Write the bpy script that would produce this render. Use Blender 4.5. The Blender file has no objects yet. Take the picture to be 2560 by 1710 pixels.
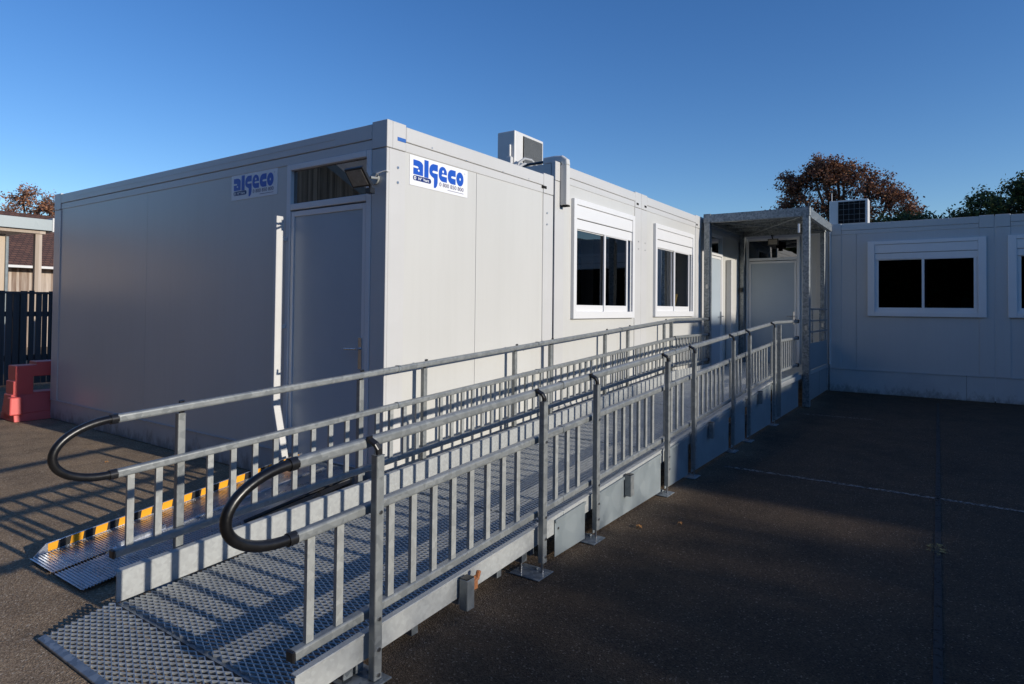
import bpy, bmesh, math, random
from mathutils import Vector, Matrix
random.seed(7)
S = bpy.context.scene
COL = S.collection
R = math.radians

# ------------------------------------------------------------------ materials
MATS = {}
def new_mat(name):
    m = bpy.data.materials.new(name); m.use_nodes = True
    nt = m.node_tree; nt.nodes.clear()
    out = nt.nodes.new('ShaderNodeOutputMaterial')
    b = nt.nodes.new('ShaderNodeBsdfPrincipled')
    nt.links.new(b.outputs[0], out.inputs[0])
    MATS[name] = m
    return m, nt, b
def N(nt, t, **kw):
    n = nt.nodes.new(t)
    for k, v in kw.items():
        if k in n.inputs: n.inputs[k].default_value = v
        else: setattr(n, k, v)
    return n
def ramp(nt, fac, stops):
    r = nt.nodes.new('ShaderNodeValToRGB')
    e = r.color_ramp.elements
    while len(e) < len(stops): e.new(0.5)
    for i, (p, c) in enumerate(stops):
        e[i].position = p; e[i].color = (*c, 1) if len(c) == 3 else c
    nt.links.new(fac, r.inputs[0]); return r
def coords(nt, scale=(1, 1, 1)):
    tc = nt.nodes.new('ShaderNodeNewGeometry')
    mp = nt.nodes.new('ShaderNodeMapping'); mp.inputs['Scale'].default_value = scale
    nt.links.new(tc.outputs['Position'], mp.inputs[0]); return mp.outputs[0]
def mix_noise(name, c1, c2, scale=3, rough=.4, metal=0, bump=0, bscale=60, stretch=(1, 1, 1), detail=5, rr=0.0, spec=.5, bdist=.01, bstretch=None):
    m, nt, b = new_mat(name)
    co = coords(nt, stretch)
    n = N(nt, 'ShaderNodeTexNoise', Scale=scale, Detail=detail, Roughness=.6)
    nt.links.new(co, n.inputs['Vector'])
    r = ramp(nt, n.outputs['Fac'], [(.3, c1), (.7, c2)])
    nt.links.new(r.outputs[0], b.inputs['Base Color'])
    b.inputs['Roughness'].default_value = rough; b.inputs['Metallic'].default_value = metal
    b.inputs['Specular IOR Level'].default_value = spec
    if rr:
        mr = N(nt, 'ShaderNodeMapRange'); mr.inputs['To Min'].default_value = rough - rr; mr.inputs['To Max'].default_value = rough + rr
        nt.links.new(n.outputs['Fac'], mr.inputs[0]); nt.links.new(mr.outputs[0], b.inputs['Roughness'])
    if bump:
        n2 = N(nt, 'ShaderNodeTexNoise', Scale=bscale, Detail=3)
        nt.links.new(coords(nt, bstretch or stretch), n2.inputs['Vector'])
        bp = N(nt, 'ShaderNodeBump', Strength=bump, Distance=bdist)
        nt.links.new(n2.outputs['Fac'], bp.inputs['Height']); nt.links.new(bp.outputs[0], b.inputs['Normal'])
    return m

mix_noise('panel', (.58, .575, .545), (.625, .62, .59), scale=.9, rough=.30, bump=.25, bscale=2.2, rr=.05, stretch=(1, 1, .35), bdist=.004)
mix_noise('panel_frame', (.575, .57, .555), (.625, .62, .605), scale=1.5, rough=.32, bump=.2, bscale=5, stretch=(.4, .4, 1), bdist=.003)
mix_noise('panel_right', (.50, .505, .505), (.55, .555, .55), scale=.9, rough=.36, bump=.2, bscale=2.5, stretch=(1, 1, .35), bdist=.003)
mix_noise('skirt', (.47, .475, .475), (.54, .54, .53), scale=2, rough=.4, bump=.15, bscale=6, bdist=.003)
def grime(mat, zs, amount):
    nt = MATS[mat].node_tree; b = [n for n in nt.nodes if n.type == 'BSDF_PRINCIPLED'][0]
    src = b.inputs['Base Color'].links[0].from_socket
    geo = nt.nodes.new('ShaderNodeNewGeometry'); sep = N(nt, 'ShaderNodeSeparateXYZ'); nt.links.new(geo.outputs['Position'], sep.inputs[0])
    mr = N(nt, 'ShaderNodeMapRange'); mr.inputs['From Min'].default_value = 0; mr.inputs['From Max'].default_value = zs; mr.inputs['To Min'].default_value = .16; mr.inputs['To Max'].default_value = -.22
    nt.links.new(sep.outputs['Z'], mr.inputs[0])
    n1 = N(nt, 'ShaderNodeTexNoise', Scale=9, Detail=8, Roughness=.75); nt.links.new(coords(nt, (1, 1, .5)), n1.inputs['Vector'])
    ad = N(nt, 'ShaderNodeMath', operation='ADD'); nt.links.new(n1.outputs['Fac'], ad.inputs[0]); nt.links.new(mr.outputs[0], ad.inputs[1])
    r = ramp(nt, ad.outputs[0], [(.50, (0, 0, 0)), (.66, (amount,) * 3)])
    mx = N(nt, 'ShaderNodeMix', data_type='RGBA'); nt.links.new(r.outputs[0], mx.inputs[0]); nt.links.new(src, mx.inputs[6]); mx.inputs[7].default_value = (.13, .105, .08, 1)
    nt.links.new(mx.outputs[2], b.inputs['Base Color'])
grime('skirt', .30, .55)
def streaks(mat, amount):
    nt = MATS[mat].node_tree; b = [n for n in nt.nodes if n.type == 'BSDF_PRINCIPLED'][0]
    src = b.inputs['Base Color'].links[0].from_socket
    n1 = N(nt, 'ShaderNodeTexNoise', Scale=1, Detail=6, Roughness=.7); nt.links.new(coords(nt, (22, 22, .7)), n1.inputs['Vector'])
    r = ramp(nt, n1.outputs['Fac'], [(.48, (1, 1, 1)), (.75, (1 - amount, 1 - amount, 1 - amount * 1.15))])
    mx = N(nt, 'ShaderNodeMix', data_type='RGBA', blend_type='MULTIPLY'); mx.inputs[0].default_value = 1; nt.links.new(src, mx.inputs[6]); nt.links.new(r.outputs[0], mx.inputs[7])
    nt.links.new(mx.outputs[2], b.inputs['Base Color'])
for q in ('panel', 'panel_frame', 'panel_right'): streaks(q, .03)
mix_noise('pvc', (.76, .76, .76), (.79, .79, .785), scale=4, rough=.28)
mix_noise('door_leaf', (.40, .465, .52), (.45, .51, .56), scale=1.2, rough=.35, bump=.15, bscale=2, bdist=.003)
mix_noise('white_metal', (.62, .615, .595), (.68, .67, .65), scale=5, rough=.4)
mix_noise('black', (.012, .012, .013), (.02, .02, .022), scale=8, rough=.32)
mix_noise('rubber', (.005, .005, .006), (.011, .011, .012), scale=14, rough=.33, rr=.08, bump=.2, bscale=60, bdist=.002)
mix_noise('dark_gap', (.012, .012, .012), (.018, .018, .018), scale=3, rough=.9, spec=.1)
mix_noise('room', (.008, .008, .009), (.014, .013, .012), scale=2, rough=.8)  # near-black colour stands in for the unlit interior
mix_noise('chrome', (.55, .55, .56), (.65, .65, .66), scale=10, rough=.18, metal=1)
mix_noise('bolt', (.45, .45, .46), (.6, .6, .6), scale=10, rough=.3, metal=1)
mix_noise('blue_tab', (.03, .12, .42), (.04, .16, .5), scale=10, rough=.4)
mix_noise('orange', (.48, .17, .06), (.60, .26, .11), scale=20, rough=.5)
mix_noise('yellow_item', (.85, .55, .03), (.9, .62, .05), scale=20, rough=.5)
mix_noise('teal', (.03, .25, .28), (.05, .32, .34), scale=20, rough=.4)
mix_noise('grey_sheet', (.20, .21, .22), (.28, .29, .30), scale=2, rough=.45, metal=.2)
mix_noise('school_wall', (.30, .29, .27), (.36, .35, .33), scale=1, rough=.8)
mix_noise('school_dark', (.05, .055, .06), (.08, .085, .09), scale=1, rough=.5)
mix_noise('bark', (.06, .05, .04), (.12, .10, .085), scale=8, rough=.9, bump=.5, bscale=20)
mix_noise('leaf_dry', (.35, .14, .03), (.5, .25, .08), scale=30, rough=.7)
mix_noise('rope', (.35, .36, .37), (.45, .46, .47), scale=60, rough=.5)
mix_noise('lens', (.30, .27, .22), (.42, .38, .32), scale=25, rough=.12)

def galv(name, c1, c2, rough=.42, metal=.55, spangle=35, bump=.05):
    m, nt, b = new_mat(name)
    co = coords(nt)
    v = N(nt, 'ShaderNodeTexVoronoi', Scale=spangle)
    n = N(nt, 'ShaderNodeTexNoise', Scale=6, Detail=6, Roughness=.65)
    for x in (v, n): nt.links.new(co, x.inputs['Vector'])
    mx = N(nt, 'ShaderNodeMix', data_type='FLOAT'); mx.inputs[0].default_value = .55
    sp = N(nt, 'ShaderNodeSeparateColor'); nt.links.new(v.outputs['Color'], sp.inputs[0])
    nt.links.new(sp.outputs[0], mx.inputs[2]); nt.links.new(n.outputs['Fac'], mx.inputs[3])
    r = ramp(nt, mx.outputs[0], [(.25, c1), (.75, c2)])
    nt.links.new(r.outputs[0], b.inputs['Base Color'])
    b.inputs['Metallic'].default_value = metal
    mr = N(nt, 'ShaderNodeMapRange'); mr.inputs['To Min'].default_value = rough - .1; mr.inputs['To Max'].default_value = rough + .12
    nt.links.new(mx.outputs[0], mr.inputs[0]); nt.links.new(mr.outputs[0], b.inputs['Roughness'])
    bp = N(nt, 'ShaderNodeBump', Strength=bump, Distance=.004); nt.links.new(n.outputs['Fac'], bp.inputs['Height']); nt.links.new(bp.outputs[0], b.inputs['Normal'])
    return m
galv('galv', (.35, .36, .345), (.43, .44, .42), rough=.42, metal=.25)
galv('galv_post', (.225, .24, .24), (.31, .325, .32), rough=.40, metal=.3)
galv('galv_beam', (.41, .42, .41), (.48, .495, .48), rough=.5, metal=.2, spangle=60)
galv('galv_frame', (.15, .17, .185), (.36, .385, .39), rough=.42, metal=.5, spangle=38)
galv('side_sheet', (.26, .30, .315), (.32, .36, .37), rough=.5, metal=.3, spangle=9)
galv('grate', (.38, .39, .38), (.52, .53, .51), rough=.45, metal=.3, spangle=50)
galv('alu', (.55, .57, .60), (.68, .70, .73), rough=.30, metal=.92, spangle=15)

def asphalt():
    m, nt, b = new_mat('asphalt')
    co = coords(nt)
    sep = N(nt, 'ShaderNodeSeparateXYZ'); nt.links.new(co, sep.inputs[0])
    # tarmac blends between two tones along a line under the ramp: paler part, darker court
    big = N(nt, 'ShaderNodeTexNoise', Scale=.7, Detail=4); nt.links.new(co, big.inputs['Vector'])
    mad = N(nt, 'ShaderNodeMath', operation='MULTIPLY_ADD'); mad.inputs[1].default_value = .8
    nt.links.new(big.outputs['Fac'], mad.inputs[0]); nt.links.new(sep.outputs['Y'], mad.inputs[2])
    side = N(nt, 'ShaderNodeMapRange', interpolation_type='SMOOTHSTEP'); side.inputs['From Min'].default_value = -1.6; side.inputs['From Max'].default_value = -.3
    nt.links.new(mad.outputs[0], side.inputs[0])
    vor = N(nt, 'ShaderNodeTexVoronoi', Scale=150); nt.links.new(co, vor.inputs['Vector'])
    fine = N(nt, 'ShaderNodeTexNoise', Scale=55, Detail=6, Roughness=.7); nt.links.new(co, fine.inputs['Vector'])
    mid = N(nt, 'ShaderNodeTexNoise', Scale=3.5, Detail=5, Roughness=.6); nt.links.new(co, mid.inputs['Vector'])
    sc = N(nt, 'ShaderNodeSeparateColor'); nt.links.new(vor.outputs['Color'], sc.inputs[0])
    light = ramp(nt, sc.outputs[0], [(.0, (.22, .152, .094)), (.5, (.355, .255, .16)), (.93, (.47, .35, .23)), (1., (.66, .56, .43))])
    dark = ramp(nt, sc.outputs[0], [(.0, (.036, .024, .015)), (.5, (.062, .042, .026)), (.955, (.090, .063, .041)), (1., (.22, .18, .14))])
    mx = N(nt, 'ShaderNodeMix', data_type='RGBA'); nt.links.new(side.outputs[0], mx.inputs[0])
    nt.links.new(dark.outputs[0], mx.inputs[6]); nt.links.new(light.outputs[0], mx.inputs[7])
    st = N(nt, 'ShaderNodeTexNoise', Scale=.8, Detail=7, Roughness=.62); nt.links.new(coords(nt, (1, .45, 1)), st.inputs['Vector'])
    av = N(nt, 'ShaderNodeMath', operation='ADD'); nt.links.new(mid.outputs['Fac'], av.inputs[0]); nt.links.new(st.outputs['Fac'], av.inputs[1])
    hv = N(nt, 'ShaderNodeMath', operation='MULTIPLY'); hv.inputs[1].default_value = .5; nt.links.new(av.outputs[0], hv.inputs[0])
    var = ramp(nt, hv.outputs[0], [(.33, (.58, .58, .60)), (.5, (.95, .94, .93)), (.68, (1.25, 1.2, 1.14))])
    mul = N(nt, 'ShaderNodeMix', data_type='RGBA', blend_type='MULTIPLY'); mul.inputs[0].default_value = 1
    nt.links.new(mx.outputs[2], mul.inputs[6]); nt.links.new(var.outputs[0], mul.inputs[7])
    nt.links.new(mul.outputs[2], b.inputs['Base Color'])
    b.inputs['Roughness'].default_value = .85; b.inputs['Specular IOR Level'].default_value = .25
    add = N(nt, 'ShaderNodeMath', operation='ADD'); nt.links.new(vor.outputs['Distance'], add.inputs[0]); nt.links.new(fine.outputs['Fac'], add.inputs[1])
    bp = N(nt, 'ShaderNodeBump', Strength=.7, Distance=.008); nt.links.new(add.outputs[0], bp.inputs['Height'])
    nt.links.new(bp.outputs[0], b.inputs['Normal'])
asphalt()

def paint(name, col, wear):
    m, nt, b = new_mat(name)
    co = coords(nt)
    n = N(nt, 'ShaderNodeTexNoise', Scale=28, Detail=8, Roughness=.75); nt.links.new(co, n.inputs['Vector'])
    r = ramp(nt, n.outputs['Fac'], [(wear - .06, (1, 1, 1)), (wear + .06, (0, 0, 0))])
    b.inputs['Base Color'].default_value = (*col, 1); b.inputs['Roughness'].default_value = .8
    tr = nt.nodes.new('ShaderNodeBsdfTransparent'); mxs = nt.nodes.new('ShaderNodeMixShader')
    out = [x for x in nt.nodes if x.type == 'OUTPUT_MATERIAL'][0]
    nt.links.new(r.outputs[0], mxs.inputs[0]); nt.links.new(tr.outputs[0], mxs.inputs[1]); nt.links.new(b.outputs[0], mxs.inputs[2])
    nt.links.new(mxs.outputs[0], out.inputs[0])
paint('worn_paint', (.18, .165, .15), .52)
paint('tar_seam', (.018, .016, .015), .60)
paint('worn_yellow', (.20, .17, .06), .46)

def wood(name, c1, c2, board=.12, axis='X', rough=.8):
    m, nt, b = new_mat(name)
    tc = nt.nodes.new('ShaderNodeNewGeometry')
    sep = N(nt, 'ShaderNodeSeparateXYZ'); nt.links.new(tc.outputs['Position'], sep.inputs[0])
    dv = N(nt, 'ShaderNodeMath', operation='DIVIDE'); dv.inputs[1].default_value = board; nt.links.new(sep.outputs[axis], dv.inputs[0])
    fl = N(nt, 'ShaderNodeMath', operation='FLOOR'); nt.links.new(dv.outputs[0], fl.inputs[0])
    wn = N(nt, 'ShaderNodeTexWhiteNoise', noise_dimensions='1D'); nt.links.new(fl.outputs[0], wn.inputs['W'])
    mp = N(nt, 'ShaderNodeMapping'); mp.inputs['Scale'].default_value = (14, 14, 1.2); nt.links.new(tc.outputs['Position'], mp.inputs[0])
    n = N(nt, 'ShaderNodeTexNoise', Scale=2, Detail=6); nt.links.new(mp.outputs[0], n.inputs['Vector'])
    ad = N(nt, 'ShaderNodeMath', operation='MULTIPLY_ADD'); ad.inputs[1].default_value = .5
    nt.links.new(wn.outputs['Value'], ad.inputs[0]); 
    h = N(nt, 'ShaderNodeMath', operation='MULTIPLY'); h.inputs[1].default_value = .5; nt.links.new(n.outputs['Fac'], h.inputs[0])
    nt.links.new(h.outputs[0], ad.inputs[2])
    r = ramp(nt, ad.outputs[0], [(.2, c1), (.8, c2)]); nt.links.new(r.outputs[0], b.inputs['Base Color'])
    b.inputs['Roughness'].default_value = rough
wood('wood_dark', (.035, .033, .032), (.10, .09, .085))
wood('wood_pale', (.42, .33, .24), (.62, .50, .38), board=.14)
wood('wood_weathered', (.20, .13, .09), (.55, .46, .38), board=.07)
wood('wood_beam', (.38, .30, .23), (.55, .46, .38), board=1.0)
wood('slat_west', (.16, .13, .10), (.62, .52, .41), board=.045, axis='Y')

def tiles():
    m, nt, b = new_mat('roof_tiles')
    co = coords(nt)
    br = N(nt, 'ShaderNodeTexBrick', Scale=1)
    br.inputs['Brick Width'].default_value = .17; br.inputs['Row Height'].default_value = .085; br.inputs['Mortar Size'].default_value = .010
    br.inputs['Color1'].default_value = (.20, .095, .06, 1); br.inputs['Color2'].default_value = (.12, .06, .042, 1); br.inputs['Mortar'].default_value = (.03, .02, .015, 1)
    mp = N(nt, 'ShaderNodeMapping'); mp.inputs['Rotation'].default_value = (R(-90), 0, 0)
    nt.links.new(co, mp.inputs[0]); nt.links.new(mp.outputs[0], br.inputs['Vector'])
    nt.links.new(br.outputs[0], b.inputs['Base Color']); b.inputs['Roughness'].default_value = .8
tiles()

def glass(name, tint, ior):
    m, nt, b = new_mat(name)
    out = [x for x in nt.nodes if x.type == 'OUTPUT_MATERIAL'][0]; nt.nodes.remove(b)
    tr = nt.nodes.new('ShaderNodeBsdfTransparent'); tr.inputs[0].default_value = (tint, tint, tint * 1.05, 1)
    gl = nt.nodes.new('ShaderNodeBsdfGlossy'); gl.inputs['Roughness'].default_value = .008
    fr = N(nt, 'ShaderNodeFresnel', IOR=ior)
    n = N(nt, 'ShaderNodeTexNoise', Scale=1.6, Detail=1); nt.links.new(coords(nt), n.inputs['Vector'])
    bp = N(nt, 'ShaderNodeBump', Strength=.04, Distance=.02); nt.links.new(n.outputs['Fac'], bp.inputs['Height'])
    nt.links.new(bp.outputs[0], gl.inputs['Normal'])
    mx = nt.nodes.new('ShaderNodeMixShader')
    nt.links.new(fr.outputs[0], mx.inputs[0]); nt.links.new(tr.outputs[0], mx.inputs[1]); nt.links.new(gl.outputs[0], mx.inputs[2])
    nt.links.new(mx.outputs[0], out.inputs[0])
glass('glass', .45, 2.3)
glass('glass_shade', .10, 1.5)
glass('glass_dark', .03, 3.4)

def flat(name, col, rough=.4):
    m, nt, b = new_mat(name); b.inputs['Base Color'].default_value = (*col, 1); b.inputs['Roughness'].default_value = rough
flat('sign_white', (.84, .85, .87), .3); flat('sign_blue', (.012, .09, .50), .35); flat('sign_navy', (.01, .03, .16), .35); flat('sign_grey', (.16, .14, .22), .4)

m, nt, b = new_mat('barrier')
b.inputs['Base Color'].default_value = (.70, .115, .105, 1); b.inputs['Roughness'].default_value = .42
b.inputs['Subsurface Weight'].default_value = .08

def tape():
    m, nt, b = new_mat('hazard_tape')
    tc = nt.nodes.new('ShaderNodeNewGeometry'); sep = N(nt, 'ShaderNodeSeparateXYZ'); nt.links.new(tc.outputs['Position'], sep.inputs[0])
    a = N(nt, 'ShaderNodeMath', operation='MULTIPLY_ADD'); a.inputs[1].default_value = 7.6; a.inputs[2].default_value = 50.1; nt.links.new(sep.outputs['X'], a.inputs[0])
    zz = N(nt, 'ShaderNodeMath', operation='MULTIPLY_ADD'); zz.inputs[1].default_value = -1.2; nt.links.new(sep.outputs['Z'], zz.inputs[0]); nt.links.new(a.outputs[0], zz.inputs[2])
    f = N(nt, 'ShaderNodeMath', operation='FRACT'); nt.links.new(zz.outputs[0], f.inputs[0])
    r = ramp(nt, f.outputs[0], [(.49, (.85, .36, .005)), (.51, (.012, .012, .012))]); r.color_ramp.interpolation = 'CONSTANT'; r.color_ramp.elements[1].position = .5
    nt.links.new(r.outputs[0], b.inputs['Base Color']); b.inputs['Roughness'].default_value = .45
tape()

def leafmat(name, stops, trans=.25):
    m, nt, b = new_mat(name)
    g = nt.nodes.new('ShaderNodeNewGeometry')
    r = ramp(nt, g.outputs['Random Per Island'], stops)
    nt.links.new(r.outputs[0], b.inputs['Base Color']); b.inputs['Roughness'].default_value = .6
    b.inputs['Specular IOR Level'].default_value = .2
    tl = nt.nodes.new('ShaderNodeBsdfTranslucent'); nt.links.new(r.outputs[0], tl.inputs[0])
    mx = nt.nodes.new('ShaderNodeMixShader'); mx.inputs[0].default_value = trans
    out = [x for x in nt.nodes if x.type == 'OUTPUT_MATERIAL'][0]
    nt.links.new(b.outputs[0], mx.inputs[1]); nt.links.new(tl.outputs[0], mx.inputs[2]); nt.links.new(mx.outputs[0], out.inputs[0])
leafmat('leaf_rust', [(0, (.09, .052, .045)), (.45, (.18, .085, .06)), (.8, (.28, .125, .065)), (1, (.40, .20, .09))])
leafmat('leaf_red', [(0, (.12, .07, .06)), (.5, (.31, .14, .085)), (1, (.48, .24, .12))])
leafmat('leaf_green', [(0, (.026, .042, .022)), (.6, (.065, .095, .038)), (.9, (.13, .14, .042)), (1, (.22, .17, .05))])

# ------------------------------------------------------------------ mesh helpers
class MB:
    def __init__(s, tf=None): s.v = []; s.f = []; s.tf = tf; s.ch = []
    def add(s, vs, fs):
        o = len(s.v); s.ch.append((o, len(s.f)))
        s.v += [tuple(s.tf(Vector(v))) if s.tf else tuple(v) for v in vs]
        s.f += [tuple(i + o for i in f) for f in fs]; return s
    def box(s, a, b):
        x0, x1 = sorted((a[0], b[0])); y0, y1 = sorted((a[1], b[1])); z0, z1 = sorted((a[2], b[2]))
        return s.add([(x0, y0, z0), (x1, y0, z0), (x1, y1, z0), (x0, y1, z0), (x0, y0, z1), (x1, y0, z1), (x1, y1, z1), (x0, y1, z1)],
                     [(0, 3, 2, 1), (4, 5, 6, 7), (0, 1, 5, 4), (1, 2, 6, 5), (2, 3, 7, 6), (3, 0, 4, 7)])
    def slab(s, x0, x1, y0, y1, zb, zt, zb1=None, zt1=None):
        # box whose bottom/top heights differ at x0 and x1
        zb1 = zb if zb1 is None else zb1; zt1 = zt if zt1 is None else zt1
        return s.add([(x0, y0, zb), (x1, y0, zb1), (x1, y1, zb1), (x0, y1, zb), (x0, y0, zt), (x1, y0, zt1), (x1, y1, zt1), (x0, y1, zt)],
                     [(0, 3, 2, 1), (4, 5, 6, 7), (0, 1, 5, 4), (1, 2, 6, 5), (2, 3, 7, 6), (3, 0, 4, 7)])
    def sweep(s, pts, prof, closed=False, side=Vector((0, 1, 0)), cap=True):
        n = len(prof); vs = []; fs = []
        P = [Vector(p) for p in pts]
        for i, p in enumerate(P):
            t = (P[min(i + 1, len(P) - 1)] - P[max(i - 1, 0)]).normalized()
            a = (side - t * side.dot(t)).normalized(); u = t.cross(a)
            vs += [p + a * q[0] + u * q[1] for q in prof]
        for i in range(len(P) - 1):
            for j in range(n):
                k = (j + 1) % n
                fs.append((i * n + j, i * n + k, (i + 1) * n + k, (i + 1) * n + j))
        if cap: fs.append(tuple(range(n))[::-1]); fs.append(tuple((len(P) - 1) * n + j for j in range(n)))
        return s.add(vs, fs)
    def tube(s, pts, r, seg=12, side=Vector((0, 1, 0))):
        return s.sweep(pts, [(math.cos(a) * r, math.sin(a) * r) for a in [i * math.tau / seg for i in range(seg)]], side=side)
    def cyl(s, a, b, r, seg=12):
        d = Vector(b) - Vector(a)
        side = Vector((0, 1, 0)) if abs(d.normalized().y) < .8 else Vector((1, 0, 0))
        return s.tube([a, b], r, seg, side)
    def sep(s, name, mat, parent=None, **kw):
        # every added chunk becomes an object of its own
        out = []; E = s.ch + [(len(s.v), len(s.f))]
        for (v0, f0), (v1, f1) in zip(E[:-1], E[1:]):
            m = MB(); m.v = s.v[v0:v1]; m.f = [tuple(i - v0 for i in f) for f in s.f[f0:f1]]; out.append(m.build(name, mat, parent, **kw))
        return out
    def build(s, name, mat, parent=None, bevel=0, smooth=False, seg=1):
        me = bpy.data.meshes.new(name); me.from_pydata(s.v, [], s.f); me.update()
        bm = bmesh.new(); bm.from_mesh(me); bmesh.ops.recalc_face_normals(bm, faces=bm.faces); bm.to_mesh(me); bm.free()
        return link(name, me, mat, parent, bevel, smooth, seg)
def link(name, me, mat, parent=None, bevel=0, smooth=False, seg=1):
    if mat and not me.materials: me.materials.append(MATS[mat])
    o = bpy.data.objects.new(name, me); COL.objects.link(o)
    if parent: setpar(o, parent)
    if smooth:
        for p in me.polygons: p.use_smooth = True
        if hasattr(me, 'set_sharp_from_angle'): me.set_sharp_from_angle(angle=R(40))
    if bevel:
        b = o.modifiers.new('bevel', 'BEVEL'); b.width = bevel; b.segments = seg; b.limit_method = 'ANGLE'; b.angle_limit = R(50); b.harden_normals = False
    return o
def wloc(o):
    L = Vector(o.location)
    if o.parent: return wloc(o.parent) + Vector(o.matrix_parent_inverse.translation) + L
    return L
def setpar(o, p):
    o.parent = p; o.matrix_parent_inverse = Matrix.Translation(-wloc(p))
def tag(o, label, cat=None, group=None, kind=None):
    o['label'] = label
    if cat: o['category'] = cat
    if group: o['group'] = group
    if kind: o['kind'] = kind
    return o
def thing(name, loc, label, cat, group=None):
    o = bpy.data.objects.new(name, None); COL.objects.link(o); o.location = loc; o.empty_display_size = .2
    return tag(o, label, cat, group)
def rrect(w, h, r, n=3):
    pts = []
    for cx, cy, a0 in ((w/2-r, h/2-r, 0), (-w/2+r, h/2-r, 90), (-w/2+r, -h/2+r, 180), (w/2-r, -h/2+r, 270)):
        for i in range(n + 1):
            a = R(a0 + 90 * i / n); pts.append((cx + r * math.cos(a), cy + r * math.sin(a)))
    return pts
def tf_south(p): return p                                   # local wall frame: x along, -y out, z up
def tf_west_at(X):                                          # wall facing -x at x = X ; local x -> -y world, local -y -> -x
    return lambda p: Vector((X + p.y, -p.x, p.z))

# sheet with rectangular holes in the local XZ plane at depth y, thickness th (towards +y)
def sheet(u0, u1, z0, z1, holes, y, th, tf):
    us = sorted({u0, u1, *[h[0] for h in holes], *[h[1] for h in holes]}); zs = sorted({z0, z1, *[h[2] for h in holes], *[h[3] for h in holes]})
    us = [u for u in us if u0 <= u <= u1]; zs = [z for z in zs if z0 <= z <= z1]
    idx = {(i, j): j * len(us) + i for i in range(len(us)) for j in range(len(zs))}
    n = len(us) * len(zs)
    vs = [(u, y, z) for z in zs for u in us] + [(u, y + th, z) for z in zs for u in us]
    cells = set()
    for i in range(len(us) - 1):
        for j in range(len(zs) - 1):
            cu = (us[i] + us[i+1]) / 2; cz = (zs[j] + zs[j+1]) / 2
            if not any(h[0] < cu < h[1] and h[2] < cz < h[3] for h in holes): cells.add((i, j))
    fs = []
    for (i, j) in cells:
        q = [idx[i, j], idx[i+1, j], idx[i+1, j+1], idx[i, j+1]]
        fs.append(tuple(q)); fs.append(tuple(k + n for k in q[::-1]))
        for (di, dj, a, b) in ((0, -1, 0, 1), (1, 0, 1, 2), (0, 1, 2, 3), (-1, 0, 3, 0)):
            if (i + di, j + dj) not in cells: fs.append((q[b], q[a], q[a] + n, q[b] + n))
    used = sorted({k for f in fs for k in f}); rm = {k: t for t, k in enumerate(used)}
    mb = MB(tf); mb.add([vs[k] for k in used], [tuple(rm[k] for k in f) for f in fs]); return mb

# ------------------------------------------------------------------ ground
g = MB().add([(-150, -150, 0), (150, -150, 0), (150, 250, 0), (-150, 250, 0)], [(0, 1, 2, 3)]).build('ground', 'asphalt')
g['kind'] = 'structure'
def groundline(p, q, w, mat, name='painted_line'):
    p = Vector((*p, .004)); q = Vector((*q, .004)); d = (q - p).normalized(); n = Vector((-d.y, d.x, 0)) * w / 2
    o = MB().add([p - n, p + n, q + n, q - n], [(0, 1, 2, 3)]).build(name, mat); o['kind'] = 'structure'; return o
groundline((2.80, -1.72), (2.68, -9), .055, 'worn_paint')
groundline((6.62, -1.75), (6.70, -2.6), .05, 'worn_paint')
groundline((9.25, -3.335), (-1.2, -3.46), .035, 'tar_seam', 'tar_seam')
o = MB().add([(1.46, -3.43, .0075)] + [(1.46 + math.cos(a * .5236) * .11 * (1 + .35 * math.sin(a * 2.3)), -3.43 + math.sin(a * .5236) * .06 * (1 + .35 * math.cos(a * 3.1)), .0075) for a in range(12)], [(0, k + 1, (k + 1) % 12 + 1) for k in range(12)]).build('paint_spot', 'worn_yellow'); o['kind'] = 'structure'

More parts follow.
